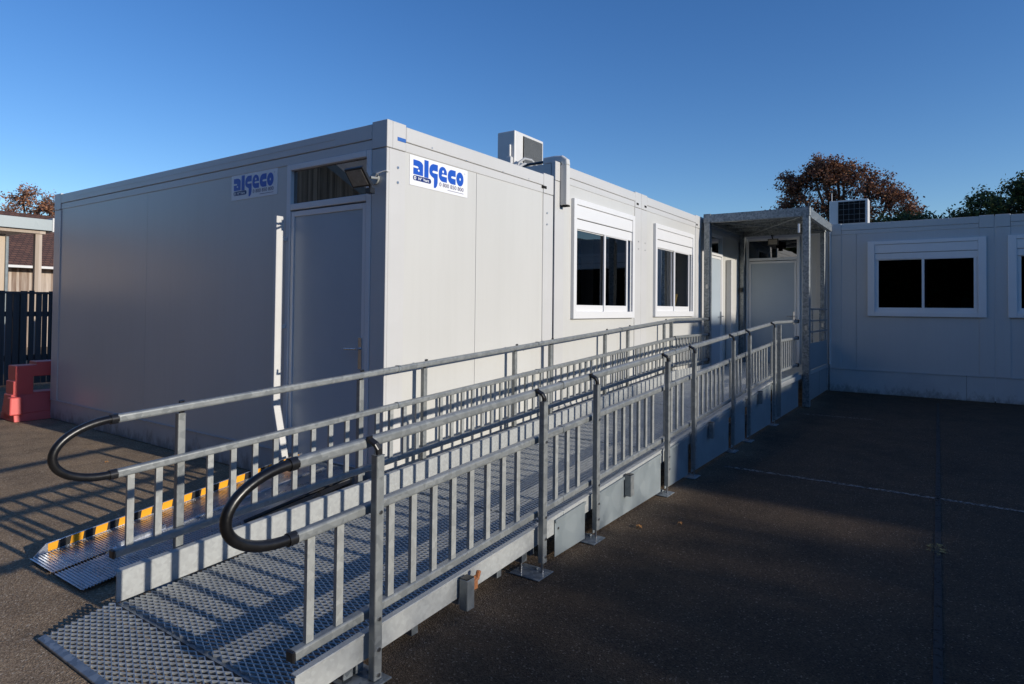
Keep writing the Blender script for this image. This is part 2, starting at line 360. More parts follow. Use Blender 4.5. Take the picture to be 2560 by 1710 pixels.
# ------------------------------------------------------------------ modules
def window(root, tf, u0, u1, z0, z1, shut=.26, y=0, label=None, item=None, closed_left=False):
    """sliding window, outer frame u0..u1 z0..z1 (local), proud of the wall"""
    f = MB(tf); right = tf is not tf_south; w = .112 if right else .066; closed_left = right
    f.box((u0, y - .032, z0), (u0 + w, y + .05, z1)); f.box((u1 - w, y - .032, z0), (u1, y + .05, z1))
    f.box((u0 + w, y - .032, z1 - .065), (u1 - w, y + .05, z1)); f.box((u0 + w, y - .032, z0), (u1 - w, y + .05, z0 + .082))
    fr = f.build('window', 'pvc', root, bevel=.003)
    zi1 = z1 - .065; zi0 = z0 + .082
    # roller shutter box, bevelled
    sb = MB(tf); zb = zi1 - .155
    sb.box((u0 + w, y - .022, zb), (u1 - w, y + .06, zi1 - .004)); sb.build('shutter_box', 'pvc', fr, bevel=.004)
    MB(tf).box((u0 + w + .004, y - .006, zb - .007), (u1 - w - .004, y + .03, zb)).build('shutter_slot', 'dark_gap', fr)
    # fixed sash head
    zs1 = zb - .007; zt = zs1 - .112
    sh = MB(tf); s = .075; um = (u0 + u1) / 2
    sh.box((u0 + w, y - .012, zt), (u1 - w, y + .04, zs1))
    sh.box((u0 + w, y - .004, zi0), (u0 + w + .02, y + .04, zt)); sh.box((u1 - w - .02, y - .004, zi0), (u1 - w, y + .04, zt))
    sh.build('sash_frame', 'pvc', fr, bevel=.003)
    a0 = u0 + w + .02; a1 = um + .04; b0 = um - .04; b1 = u1 - w - .02
    for k, (p, q, yy) in enumerate(((a0, a1, y + .006), (b0, b1 - (.10 if not closed_left else .0), y - .012))):
        sa = MB(tf)
        c5 = .04; sa.box((p, yy, zi0), (p + c5, yy + .022, zt - .002)); sa.box((q - c5, yy, zi0), (q, yy + .022, zt - .002))
        sa.box((p + c5, yy, zi0), (q - c5, yy + .022, zi0 + s)); sa.box((p + c5, yy, zt - .012), (q - c5, yy + .022, zt - .002))
        so = sa.build('sash', 'pvc', fr, bevel=.002)
        gl = MB(tf).add([(p + s * .5, yy + .011, zi0 + s * .9), (q - s * .5, yy + .011, zi0 + s * .9), (q - s * .5, yy + .011, zt - .01), (p + s * .5, yy + .011, zt - .01)], [(0, 1, 2, 3)])
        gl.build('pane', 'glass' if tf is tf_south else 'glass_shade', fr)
    # near-black box painting in the dim interior behind the panes
    r = MB(tf); d = .9
    r.add([(u0 + w, y + .05, zi0), (u1 - w, y + .05, zi0), (u1 - w, y + .05, zs1), (u0 + w, y + .05, zs1),
           (u0 - .3, y + d, .3), (u1 + .3, y + d, .3), (u1 + .3, y + d, 2.75), (u0 - .3, y + d, 2.75)],
          [(0, 1, 5, 4), (1, 2, 6, 5), (2, 3, 7, 6), (3, 0, 4, 7), (4, 5, 6, 7)])
    r.build('room_shade_box', 'room', fr)
    return fr, (u0 + w, u1 - w, zi0, zs1)

def door(root, tf, u0, u1, zs, zd, zt, y=0, hinge_right=False, leaf='door_leaf', white=True, handle=True):
    """door frame u0..u1, sill zs, door head zd, transom top zt"""
    w = .055
    f = MB(tf)
    f.box((u0, y - .03, zs), (u0 + w, y + .04, zt)); f.box((u1 - w, y - .03, zs), (u1, y + .04, zt))
    f.box((u0 + w, y - .03, zt - .05), (u1 - w, y + .04, zt)); f.box((u0 + w, y - .03, zd + .012), (u1 - w, y + .04, zd + .065))
    fr = f.build('door_frame', 'pvc', root, bevel=.004)
    # leaf: outer rim + inner panel
    s = .045
    lf = MB(tf)
    lf.box((u0 + w + .006, y - .022, zs + .01), (u0 + w + s, y + .02, zd)); lf.box((u1 - w - s, y - .022, zs + .01), (u1 - w - .006, y + .02, zd))
    lf.box((u0 + w + s, y - .022, zd - .045), (u1 - w - s, y + .02, zd))
    lf.build('leaf_rim', 'pvc', fr, bevel=.003)
    MB(tf).box((u0 + w + s, y - .012, zs + .01), (u1 - w - s, y + .015, zd - .045)).build('leaf', leaf, fr)
    MB(tf).add([(u0 + w, y + .005, zd + .065), (u1 - w, y + .005, zd + .065), (u1 - w, y + .005, zt - .05), (u0 + w, y + .005, zt - .05)], [(0, 1, 2, 3)]).build('transom_pane', 'glass_dark', fr)
    MB(tf).box((u0 + .01, y + .042, zs), (u1 - .01, y + .06, zt - .01)).build('door_backing', 'dark_gap', fr)
    if handle:
        hu = (u1 - w - .045) if not hinge_right else (u0 + w + .045); sg = -1 if not hinge_right else 1
        h = MB(tf); zc = 1.165 + (zs - .23)
        h.box((hu - .018, y - .030, zc - .155), (hu + .018, y - .022, zc + .085))
        h.cyl((hu, y - .03, zc), (hu, y - .075, zc), .009); h.cyl((hu, y - .07, zc), (hu + sg * .13, y - .072, zc - .004), .009)
        h.build('handle', 'chrome', fr, smooth=True)
    return fr

def module(label, group, tfF, uF, zF, other, face_mat='panel', joints=(), wins=(), doors=(), name='site_cabin', cat='site cabin', loc=(0, 0, 0), skirt_h=.25, skirt_joint=None, cut=0.0, frame_mat='panel_frame'):
    """uF=(u0,u1) extent of the main face in local frame; other=(box min, box max) of the body in world"""
    root = thing(name, loc, label, cat, group)
    u0, u1 = uF; z0, z1 = zF; P = .20; T = .195
    holes = []
    for wd in wins:
        _, h = window(root, tfF, *wd); holes.append(h)
    for d in doors:
        door(root, tfF, *d[:5]); holes.append((d[0] + .01, d[1] - .01, d[2], d[4] - .01))
    gaps = [(j - .0025, j + .0025, z0, z1) for j in joints]
    sheet(u0 + P, u1 - P, z0, z1 - T, holes + gaps, .010, .012, tfF).build('wall_panel', face_mat, root)
    sheet(u0 + .02, u1 - .02, z0, z1 - .03, holes, .024, .03, tfF).build('wall_core', 'skirt', root)
    # frame: posts and header
    f = MB(tfF)
    for a, b in ((u0 + cut, u0 + P), (u1 - P, u1)):
        f.box((a, 0, z0), (b, .022, z1 - T - .004)); 
    f.sep('corner_post', frame_mat, root, bevel=.004)
    h = MB(tfF)
    h.box((u0 + P + .003, .004, z1 - T), (u1 - P - .003, .05, z1 - T + .075)); h.box((u0 + P + .003, -.002, z1 - T + .078), (u1 - P - .003, .05, z1))
    h.build('header_beam', frame_mat, root, bevel=.004)
    c = MB(tfF)
    c.box((u0 + (cut * 2.3), -.003, z1 - T), (u0 + P, .05, z1 + .014)); c.box((u1 - P, -.003, z1 - T), (u1, .05, z1 + .014))
    c.sep('corner_block', frame_mat, root, bevel=.004)
    MB(tfF).box((u0 + P, .004, z0 + .001), (u1 - P, .022, z0 + .012)).build('base_rail', frame_mat, root)
    # plinth
    k = MB(tfF)
    js = [u0 + cut * 1.4] + ([skirt_joint] if skirt_joint is not None else []) + [u1]
    for a, b in zip(js[:-1], js[1:]):
        k.box((a + .002, .006, .006), (b - .002, .03, z0 - .012)); k.box((a + .002, -.004, z0 - .012), (b - .002, .03, z0 - .001))
    k.sep('plinth_panel', 'skirt', root, bevel=.002)
    # far body shell (back, sides, roof) as one open box behind the face
    return root

def shell(root, x0, x1, y0, y1, z0, z1, skip, mat='panel'):
    """sides of the box; skip = set of faces not built ('S','W','N','E')"""
    m = MB(); e = .055
    if 'S' not in skip: m.box((x0 + e, y0, z0), (x1 - e, y0 + .05, z1 - .01))
    if 'N' not in skip: m.box((x0 + e, y1 - .05, z0), (x1 - e, y1, z1 - .01))
    if 'W' not in skip: m.box((x0, y0 + e, z0), (x0 + .05, y1 - e, z1 - .01))
    if 'E' not in skip: m.box((x1 - .05, y0 + e, z0), (x1, y1 - e, z1 - .01))
    m.build('side_wall', mat, root)
    MB().box((x0 + .06, y0 + .06, z1 - .04), (x1 - .06, y1 - .06, z1 - .006)).build('roof', 'grey_sheet', root)

def slotmark(root, tf, u, z, w=.09, h=.03, mat='dark_gap', y=-.0035):
    MB(tf).box((u - w/2, y - .002, z - h/2), (u + w/2, y + .004, z + h/2)).build('lifting_slot', mat, root, bevel=.001)
def boltmark(root, tf, pts, y=-.0005, r=.011):
    m = MB(tf)
    for u, z in pts: m.cyl((u, y - .004, z), (u, y + .004, z), r, 8)
    m.sep('plug', 'bolt', root)

LONG = 'white cabins in the long sunlit row'
RIGHT = 'grey-white cabins closing the court on the right'
W1 = tf_west_at(0.0)     # end wall, local u = -y
WR = tf_west_at(9.85)

# --- cabin 1 : corner cabin with two signs; long face blank, end wall with door
m1 = module('front corner white cabin with a door in its shaded end wall and blank sunlit side', LONG, tf_south, (0, 2.44), (.25, 2.90), ((0, 0), (0, 0)), joints=(1.113,), loc=(1.2, 3, 0), cut=.0245)
shell(m1, 0.0, 2.44, 0.0, 6.12, .25, 2.9, {'S', 'W'})
# end wall face (facing -x)
tf = W1; u0, u1 = -6.12, 0.0; z0, z1 = .25, 2.90
dh = (-1.215 + .01, -.165 - .01, .22, 2.70)
sheet(u0 + .2, u1 - .165, z0, z1 - .195, [dh, (-3.673, -3.669, z0, z1)], .010, .012, tf).build('wall_panel', 'panel', m1)
sheet(u0 + .06, u1 - .06, z0, z1 - .03, [dh], .024, .03, tf).build('wall_core', 'skirt', m1)
f = MB(tf); f.box((u0, 0, z0), (u0 + .2, .022, z1 - .2)); f.box((u1 - .162, 0, z0), (u1 + .0, .0235, z1 - .2)); f.sep('corner_post', 'panel_frame', m1, bevel=.003)
h = MB(tf); h.box((u0 + .2, .004, z1 - .195), (u1 - .165, .05, z1 - .12)); h.box((u0 + .2, -.002, z1 - .117), (u1 - .165, .05, z1)); h.build('header_beam', 'panel_frame', m1, bevel=.004)
h = MB(tf); h.box((u0 + .6, -.004, z1 - .06), (u1 - .6, -.001, z1 - .052)); h.build('drip_seam', 'panel_frame', m1)
c = MB(tf); c.box((u0, -.003, z1 - .195), (u0 + .197, .05, z1 + .014)); c.box((u1 - .162, -.003, z1 - .195), (u1 + .003, .055, z1 + .014)); c.sep('corner_block', 'panel_frame', m1, bevel=.003)
k = MB(tf)
for a, b in ((u0, -2.6), (-2.6, 0)):
    k.box((a + .002, .006, .006), (b - .001 if b == 0 else b - .002, .03, z0 - .012)); k.box((a + .002, -.004, z0 - .012), (b - .001, .03, z0 - .001))
k.sep('plinth_panel', 'skirt', m1, bevel=.002)
door(m1, tf, -1.215, -.165, .23, 2.30, 2.705, y=.026)
slotmark(m1, tf_south, .15, 2.787, mat='blue_tab'); slotmark(m1, tf_south, 2.25, 2.765)
boltmark(m1, tf_south, [(.115, 2.565), (.115, 2.45), (2.31, 2.50), (2.31, 2.38)])
boltmark(m1, tf_south, [(.5, 2.80), (.95, 2.785), (1.5, 2.79), (1.95, 2.80)], y=-.002, r=.006)

# --- cabins 2,3,4
m2 = module('taller white cabin with the nearer sunlit window, right of the blank corner cabin', LONG, tf_south, (2.475, 4.785), (.42, 3.075), None, wins=((2.85, 4.52, 1.38, 2.742),), loc=(3.6, 3, 0))
shell(m2, 2.475, 4.785, 0, 6.12, .25, 3.075, {'S'})
slotmark(m2, tf_south, 4.66, 2.93, .07, .028); boltmark(m2, tf_south, [(4.70, 2.42), (4.70, 2.32)], r=.009)
m3 = module('taller white cabin whose window shows a yellow object, left of the galvanised porch', LONG, tf_south, (4.795, 7.27), (.42, 3.075), None, wins=((5.25, 6.92, 1.39, 2.736),), loc=(6.0, 3, 0))
shell(m3, 4.795, 7.27, 0, 6.12, .25, 3.075, {'S'})
slotmark(m3, tf_south, 4.93, 2.93, .07, .028); slotmark(m3, tf_south, 7.12, 2.93, .07, .028); boltmark(m3, tf_south, [(4.93, 2.42), (4.93, 2.32)], r=.009)
m4 = module('white cabin behind the galvanised porch with a partly sunlit door', LONG, tf_south, (7.29, 9.84), (.42, 3.075), None, doors=((7.55, 8.52, .45, 2.47, 2.87),), loc=(8.5, 3, 0))
shell(m4, 7.29, 9.84, 0, 6.12, .25, 3.075, {'S'})

MB().box((4.782, .0045, .43), (4.798, .03, 3.07)).build('joint_strip', 'panel_frame', m3)
# --- right hand row (faces -x)
r0 = module('grey-white cabin at the inner corner with a shaded door facing down the ramp', RIGHT, WR, (-.80, 1.615), (.43, 3.12), None, doors=((.11, 1.12, .46, 2.48, 2.94),), loc=(12, -.4, 0), face_mat='panel', frame_mat='panel_frame')
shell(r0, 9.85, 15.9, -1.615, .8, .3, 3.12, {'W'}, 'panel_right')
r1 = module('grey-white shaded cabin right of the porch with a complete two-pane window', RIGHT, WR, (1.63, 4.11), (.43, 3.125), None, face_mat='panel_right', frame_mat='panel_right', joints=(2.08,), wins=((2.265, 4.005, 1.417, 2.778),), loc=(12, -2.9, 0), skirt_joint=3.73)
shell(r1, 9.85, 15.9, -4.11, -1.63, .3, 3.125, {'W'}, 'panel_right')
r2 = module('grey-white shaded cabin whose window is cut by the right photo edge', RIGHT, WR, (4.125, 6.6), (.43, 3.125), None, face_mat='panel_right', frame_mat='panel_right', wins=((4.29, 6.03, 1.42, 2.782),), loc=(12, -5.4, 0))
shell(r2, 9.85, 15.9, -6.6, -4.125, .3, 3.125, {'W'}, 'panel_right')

MB(WR).box((4.108, .0045, .03), (4.127, .03, 3.11)).build('joint_strip', 'panel_right', r2)
# objects seen behind the panes
ob = thing('toy', (6.52, .14, 1.47), 'small yellow and orange object standing on the sill inside the second long-row window', 'toy')
MB().tube([(6.47, .16, 1.47), (6.49, .16, 1.56), (6.55, .16, 1.66), (6.60, .16, 1.74)], .028, 8).build('arm', 'yellow_item', ob, smooth=True)
MB().box((6.36, .12, 1.46), (6.47, .20, 1.54)).build('base', 'orange', ob, bevel=.01)
ob = MB().box((9.98, -3.80, 1.50), (10.1, -3.66, 1.72)).box((10.0, -3.78, 1.72), (10.08, -3.68, 1.75)).build('storage_box', 'teal', bevel=.008)
tag(ob, 'small teal box standing inside the right cabin window, low in the right pane', 'box')

# ------------------------------------------------------------------ signs
def arc(cx, cz, rx, rz, a0, a1, n=14): return [(cx + rx * math.cos(R(a0 + (a1 - a0) * i / n)), cz + rz * math.sin(R(a0 + (a1 - a0) * i / n))) for i in range(n + 1)]
def poly(mb, pts, y): mb.add([(p[0], y, p[1]) for p in pts], [tuple(range(len(pts)))])
def text_mesh(txt, size, bold=.0):
    cu = bpy.data.curves.new('txt', 'FONT'); cu.body = txt; cu.size = size; cu.offset = bold
    o = bpy.data.objects.new('txt', cu); COL.objects.link(o)
    bpy.context.view_layer.update()
    me = bpy.data.meshes.new_from_object(o.evaluated_get(bpy.context.evaluated_depsgraph_get()))
    bpy.data.objects.remove(o); return me
def text_into(mb, txt, x0, x1, z0, z1, y, bold=0.0):
    me = text_mesh(txt, 1, bold); xs = [v.co.x for v in me.vertices]; ys = [v.co.y for v in me.vertices]
    ax, bx, ay, by = min(xs), max(xs), min(ys), max(ys)
    mb.add([(x0 + (v.co.x - ax) / (bx - ax) * (x1 - x0), y, z0 + (v.co.y - ay) / (by - ay) * (z1 - z0)) for v in me.vertices], [tuple(p.vertices) for p in me.polygons])
def sign(tfw, u0, zt, W, H, label, loc):
    root = thing('sign', loc, label, 'sign', 'rental company signs on the corner cabin')
    tf = lambda p: tfw(Vector((u0 + p.x * W, p.y, zt - H + p.z * H)))   # unit square frame
    MB(lambda p: tfw(Vector((p.x, p.y, p.z)))).box((u0, .006, zt - H), (u0 + W, .0095, zt)).build('plate', 'sign_white', root)
    yb, yw, yt = .0050, .0042, .0036
    b = MB(tf); w = MB(tf)
    # a
    poly(b, [(.054, .38), (.054, .62), (.105, .62)] + [(.105, .66), (.054, .66), (.054, .87), (.12, .87)] + arc(.125, .72, .085, .15, 90, 0)[1:] + [(.21, .38)], yb)
    poly(w, [(.05, .60), (.05, .665), (.118, .665), (.135, .63), (.128, .60)], yw)
    poly(w, arc(.138, .53, .014, .036, 0, 360, 12)[:-1], yw)
    # l
    poly(b, [(.230, .36), (.230, .955), (.300, .955), (.300, .36)], yb)
    # g
    poly(b, [(.456, .90)] + [(.39, .90)] + arc(.39, .66, .077, .24, 90, 180)[1:] + arc(.39, .62, .077, .19, 180, 250)[1:] + [(.392, .40), (.392, .08), (.42, .08), (.444, .16), (.456, .28)], yb)
    poly(w, [(.46, .585), (.375, .585), (.362, .625), (.375, .665), (.46, .665)], yw)
    # e
    poly(b, arc(.545, .66, .072, .235, 0, 180) + arc(.545, .58, .072, .215, 180, 270)[1:] + [(.617, .365), (.617, .555), (.617, .66)], yb)
    poly(w, [(.62, .555), (.532, .555), (.520, .59), (.535, .625), (.62, .625)], yw)
    poly(w, arc(.547, .72, .014, .05, 0, 360, 12)[:-1], yw)
    # c
    poly(b, [(.775, .875), (.705, .875)] + arc(.705, .64, .072, .235, 90, 180)[1:] + arc(.705, .58, .072, .215, 180, 270)[1:] + [(.775, .365)], yb)
    poly(w, [(.78, .57), (.705, .57), (.690, .61), (.705, .65), (.78, .65)], yw)
    # o
    poly(b, arc(.855, .615, .068, .255, 0, 360, 28)[:-1], yb)
    poly(w, arc(.857, .615, .012, .05, 0, 360, 12)[:-1], yw)
    b.sep('lettering', 'sign_blue', root)
    cps = MB(tf); poly(cps, arc(.075, .265, .025, .085, 90, 270) + arc(.32, .265, .025, .085, -90, 90), yb); cps.build('pill_badge', 'sign_navy', root)
    poly(w, arc(.082, .265, .018, .062, 0, 360, 16)[:-1], yw)
    text_into(w, 'N° Vert', .135, .31, .215, .315, yw, .02)
    w.sep('white_detail', 'sign_white', root)
    t = MB(tf); text_into(t, '0 800 850 800', .485, .925, .185, .325, yb, .015)
    poly(t, arc(.082, .265, .009, .032, 0, 360, 10)[:-1], yt)
    poly(t, [(.63, .10), (.63, .118), (.925, .118), (.925, .10)], yb)
    poly(t, arc(.945, .86, .006, .018, 0, 360, 8)[:-1], yb)
    t.sep('phone_number', 'sign_grey', root)
sign(tf_south, .253, 2.698, .725, .238, 'brightly sunlit white and blue algeco sign on the long wall', (.6, 0, 2.46))
sign(W1, -2.068, 2.705, .706, .232, 'shaded white and blue algeco sign on the end wall left of the door', (0, 1.7, 2.47))

# ------------------------------------------------------------------ drainpipes
dp = thing('drainpipe', (0, 1.28, .1), 'white flat drainpipe left of the end wall door with a kinked foot and sunlit edge', 'drainpipe', 'drainpipes')
m = MB()
m.box((-.116, 1.185, .66), (-.046, 1.225, 2.255))
def bend(z0, z1, d0, d1):
    q = lambda z, d: [(-.116, 1.185 - d, z), (-.046, 1.185 - d, z), (-.046, 1.225 - d, z), (-.116, 1.225 - d, z)]
    m.add(q(z0, d0) + q(z1, d1), [(0, 1, 5, 4), (1, 2, 6, 5), (2, 3, 7, 6), (3, 0, 4, 7), (4, 5, 6, 7), (3, 2, 1, 0)])
bend(.66, .42, 0, .07); bend(.42, .18, .07, .13)
m.build('pipe', 'white_metal', dp, bevel=.003)
MB().box((-.15, 1.04, .15), (-.04, 1.11, .19)).build('outlet', 'rubber', dp, bevel=.004)
for z in (2.05, 1.3, .75): MB().box((-.052, 1.19, z), (.0, 1.22, z + .03)).build('bracket', 'white_metal', dp)
dp = thing('drainpipe', (8.85, -.05, .45), 'white flat drainpipe beside the sunlit door under the porch', 'drainpipe', 'drainpipes')
MB().box((8.83, -.10, .47), (8.92, -.004, 2.45)).build('pipe', 'white_metal', dp, bevel=.003)

# ------------------------------------------------------------------ floodlights
fl = thing('floodlight', (-.15, .12, 2.45), 'black square floodlight tilted down beside the transom of the end wall door', 'floodlight', 'floodlights')
t = Vector((-.215, .12, 2.515)); bt = Vector((-.125, .12, 2.395)); ax = (bt - t).normalized(); nrm = Vector((-ax.z * -1, 0, 0)); nrm = Vector((ax.z, 0, -ax.x)).normalized()
def quadbox(o, ex, ey, ez, hx, hy, hz):
    vs = [o + ex * (sx * hx) + ey * (sy * hy) + ez * (sz * hz) for sz in (-1, 1) for sy in (-1, 1) for sx in (-1, 1)]
    return vs, [(0, 2, 3, 1), (4, 5, 7, 6), (0, 1, 5, 4), (1, 3, 7, 5), (3, 2, 6, 7), (2, 0, 4, 6)]
cn = (t + bt) / 2; ey = Vector((0, 1, 0))
MB().add(*quadbox(cn - nrm * .0, ey, ax, nrm, .098, .078, .014)).build('housing', 'black', fl, bevel=.004)
MB().add(*quadbox(cn + nrm * .0152, ey, ax, nrm, .082, .062, .002)).build('lens', 'lens', fl)
MB().add(*quadbox(cn - nrm * .028, ey, ax, nrm, .06, .05, .016)).build('rear_fins', 'black', fl, bevel=.004)
m = MB(); m.tube([(-.13, .035, 2.45), (-.07, .035, 2.455), (-.004, .09, 2.47)], .010, 8); m.tube([(-.13, .20, 2.45), (-.07, .20, 2.455), (-.004, .14, 2.47)], .010, 8); m.cyl((-.02, .115, 2.47), (-.001, .115, 2.47), .045, 16); m.build('bracket', 'galv', fl, smooth=True)
MB().box((-.135, .03, 2.335), (-.085, .085, 2.375)).box((-.12, .045, 2.37), (-.10, .065, 2.40)).build('sensor', 'black', fl, bevel=.004)
m = MB(); m.tube([(-.02, .115, 2.475), (-.035, .07, 2.50), (-.02, .02, 2.513), (-.012, -.012, 2.516), (.012, -.012, 2.517)], .006, 8); m.build('cable', 'white_metal', fl, smooth=True)
fl = thing('floodlight', (9.55, -.69, 2.85), 'small floodlight with beige lens hung under the porch above the far transom', 'floodlight', 'floodlights')
MB().box((9.50, -.79, 2.76), (9.54, -.60, 2.885)).build('housing', 'black', fl, bevel=.005)
MB().box((9.494, -.775, 2.775), (9.4995, -.615, 2.87)).build('lens', 'lens', fl)
m = MB(); m.tube([(9.52, -.69, 2.88), (9.56, -.66, 2.96), (9.8, -.64, 2.97)], .012, 8); m.box((9.53, -.74, 2.70), (9.57, -.66, 2.755)); m.build('bracket', 'black', fl)

# ------------------------------------------------------------------ cable duct and roof units
cd = thing('cable_duct', (2.6, -.05, 2.62), 'white vertical cable duct hooked over the step between the first and second cabin roofs', 'cable duct')
m = MB(); m.box((2.575, -.085, 2.62), (2.65, -.003, 3.06)); m.sweep([(2.612, -.052, 3.055), (2.612, -.048, 3.10), (2.612, -.01, 3.128), (2.612, .08, 3.135), (2.612, .22, 3.13)], rrect(.075, .08, .018), side=Vector((1, 0, 0))); m.build('casing', 'white_metal', cd, bevel=.006)
MB().box((2.58, -.09, 2.605), (2.645, -.012, 2.62)).build('open_end', 'dark_gap', cd)
m = MB(); m.tube([(2.62, .2, 3.13), (2.7, .5, 3.15), (2.95, .85, 3.14), (3.12, 1.0, 3.22)], .016, 8); m.build('hose', 'rubber', cd, smooth=True)

def ac(name, label, loc, x0, x1, y0, y1, z0, z1, face):
    root = thing(name, loc, label, 'air conditioner', 'air conditioners on the roofs')
    MB().box((x0, y0, z0), (x1, y1, z1)).build('casing', 'white_metal', root, bevel=.012, seg=2)
    m = MB(); m.box((x0 + .05, y0 + .02, z0 - .06), (x0 + .12, y1 - .02, z0 - .001)); m.box((x1 - .12, y0 + .02, z0 - .06), (x1 - .05, y1 - .02, z0 - .001)); m.build('foot', 'galv', root)
    return root
a1 = ac('air_conditioner', 'white air conditioner with grey coil grille and curved hoses on the long row roof', (3.5, 1.15, 3.1), 3.15, 3.83, 1.0, 1.27, 3.14, 3.738, 'S')
m = MB(); m.box((3.335, .993, 3.18), (3.785, .9985, 3.70)); m.build('grille', 'dark_gap', a1)
m = MB()
for i in range(44): z = 3.19 + i * .0115; m.box((3.34, .984, z), (3.78, .9925, z + .0045))
m.build('grille_fins', 'grey_sheet', a1)
m = MB()
for i in range(18): x = 3.345 + i * .025; m.box((x, .980, 3.185), (x + .004, .9835, 3.695))
m.build('guard_wires', 'galv', a1)
m = MB(); m.cyl((3.149, 1.30, 3.60), (3.149, 1.36, 3.60), .0, 3) if False else None
m.cyl((3.40, 1.28, 3.585), (3.40, 1.33, 3.585), .085, 20); m.cyl((3.40, 1.33, 3.585), (3.40, 1.36, 3.585), .03, 12); m.build('fan_boss', 'grey_sheet', a1, smooth=True)
m = MB(); m.box((3.10, 1.02, 3.15), (3.148, 1.10, 3.40)); m.tube([(3.13, 1.06, 3.40), (3.13, 1.06, 3.56)], .014, 8); m.build('valve_cover', 'white_metal', a1, bevel=.01)
m = MB()
for k in range(2):
    d = k * .05
    m.tube([(3.06, .93, 3.20 - d), (3.10, .90, 3.30 - d), (3.19, .88, 3.365 - d * 1.3), (3.32, .86, 3.37 - d * 1.5), (3.42, .84, 3.31 - d), (3.49, .82, 3.20 - d), (3.51, .80, 3.09)], .017, 10)
m.build('hose', 'rope', a1, smooth=True)
a2 = ac('air_conditioner', 'white air conditioner with dark gridded guard on the right cabin roof', (10.35, -1.9, 3.15), 10.2, 10.5, -2.24, -1.58, 3.16, 3.632, 'W')
MB().box((10.192, -2.19, 3.185), (10.1985, -1.735, 3.60)).build('fan_opening', 'dark_gap', a2)
m = MB()
for i in range(4): m.box((10.188, -2.19, 3.25 + i * .1), (10.1915, -1.735, 3.2535 + i * .1))
for i in range(4): m.box((10.185, -2.10 + i * .09, 3.19), (10.1875, -2.0965 + i * .09, 3.60))
m.build('guard_wires', 'grey_sheet', a2)
MB().cyl((10.3, -1.61, 3.6), (10.3, -1.61, 3.80), .007, 6).build('rod', 'white_metal', a2)

# ------------------------------------------------------------------ access ramp
SL = .0537; SEC = 1.915; X0 = -1.915; NS = 4; XL = X0 + SEC * NS      # landing starts at 5.745
ramp_root = thing('access_ramp', (2, -.85, 0), 'long galvanised wheelchair ramp with perforated deck and handrails on both sides', 'ramp')
def zr(a, x): return a + SL * min(x, 5.70)
GX, GY = .013, .0325
def grating_mesh(L, W, slope, name='grate'):
    vs = []; fs = []; n = 0; nx = int(L / GX); ny = int(W / GY); w = .0023; hz = .0075
    for i in range(nx):
        for j in range(ny):
            x0 = i * GX; y0 = j * GY
            up = (i + j) % 2 == 0
            a = Vector((x0, y0 if up else y0 + GY, 0)); b_ = Vector((x0 + GX, y0 + GY if up else y0, 0))
            d = (b_ - a).normalized(); p = Vector((-abs(d.y), d.x if d.y > 0 else -d.x, 0)); 
            # strand cross direction pointing to -x ; top face leans towards -x
            e = p * w; dz = .0013
            for q in (a, b_):
                zz = slope * q.x
                vs += [(q.x + e.x, q.y + e.y, zz - dz), (q.x - e.x, q.y - e.y, zz + dz), (q.x - e.x, q.y - e.y, zz + dz - hz), (q.x + e.x, q.y + e.y, zz - dz - hz)]
            fs += [(n, n+1, n+5, n+4), (n+1, n+2, n+6, n+5), (n+3, n, n+4, n+7)]
            n += 8
    me = bpy.data.meshes.new(name); me.from_pydata(vs, [], fs); me.materials.append(MATS['grate']); return me
DW = 1.33; DY0 = -1.53
gm = grating_mesh(SEC - .03, DW, SL)
def place_grate(me, loc, parent, name='deck_grating'):
    o = bpy.data.objects.new(name, me); COL.objects.link(o); o.location = loc; setpar(o, parent); return o
for k in range(NS):
    xs = X0 + SEC * k
    place_grate(gm, (xs + .015, DY0, zr(.165, xs)), ramp_root)
    m = MB()   # deck frame: cross members under the grating
    for t in (.0, .31, .63, .95, 1.27, 1.59, SEC - .04):
        x = xs + t; zz = zr(.165, x) - .010; m.box((x, DY0, zz - .05), (x + .04, DY0 + DW, zz))
    m.build('deck_frame', 'galv_frame', ramp_root)
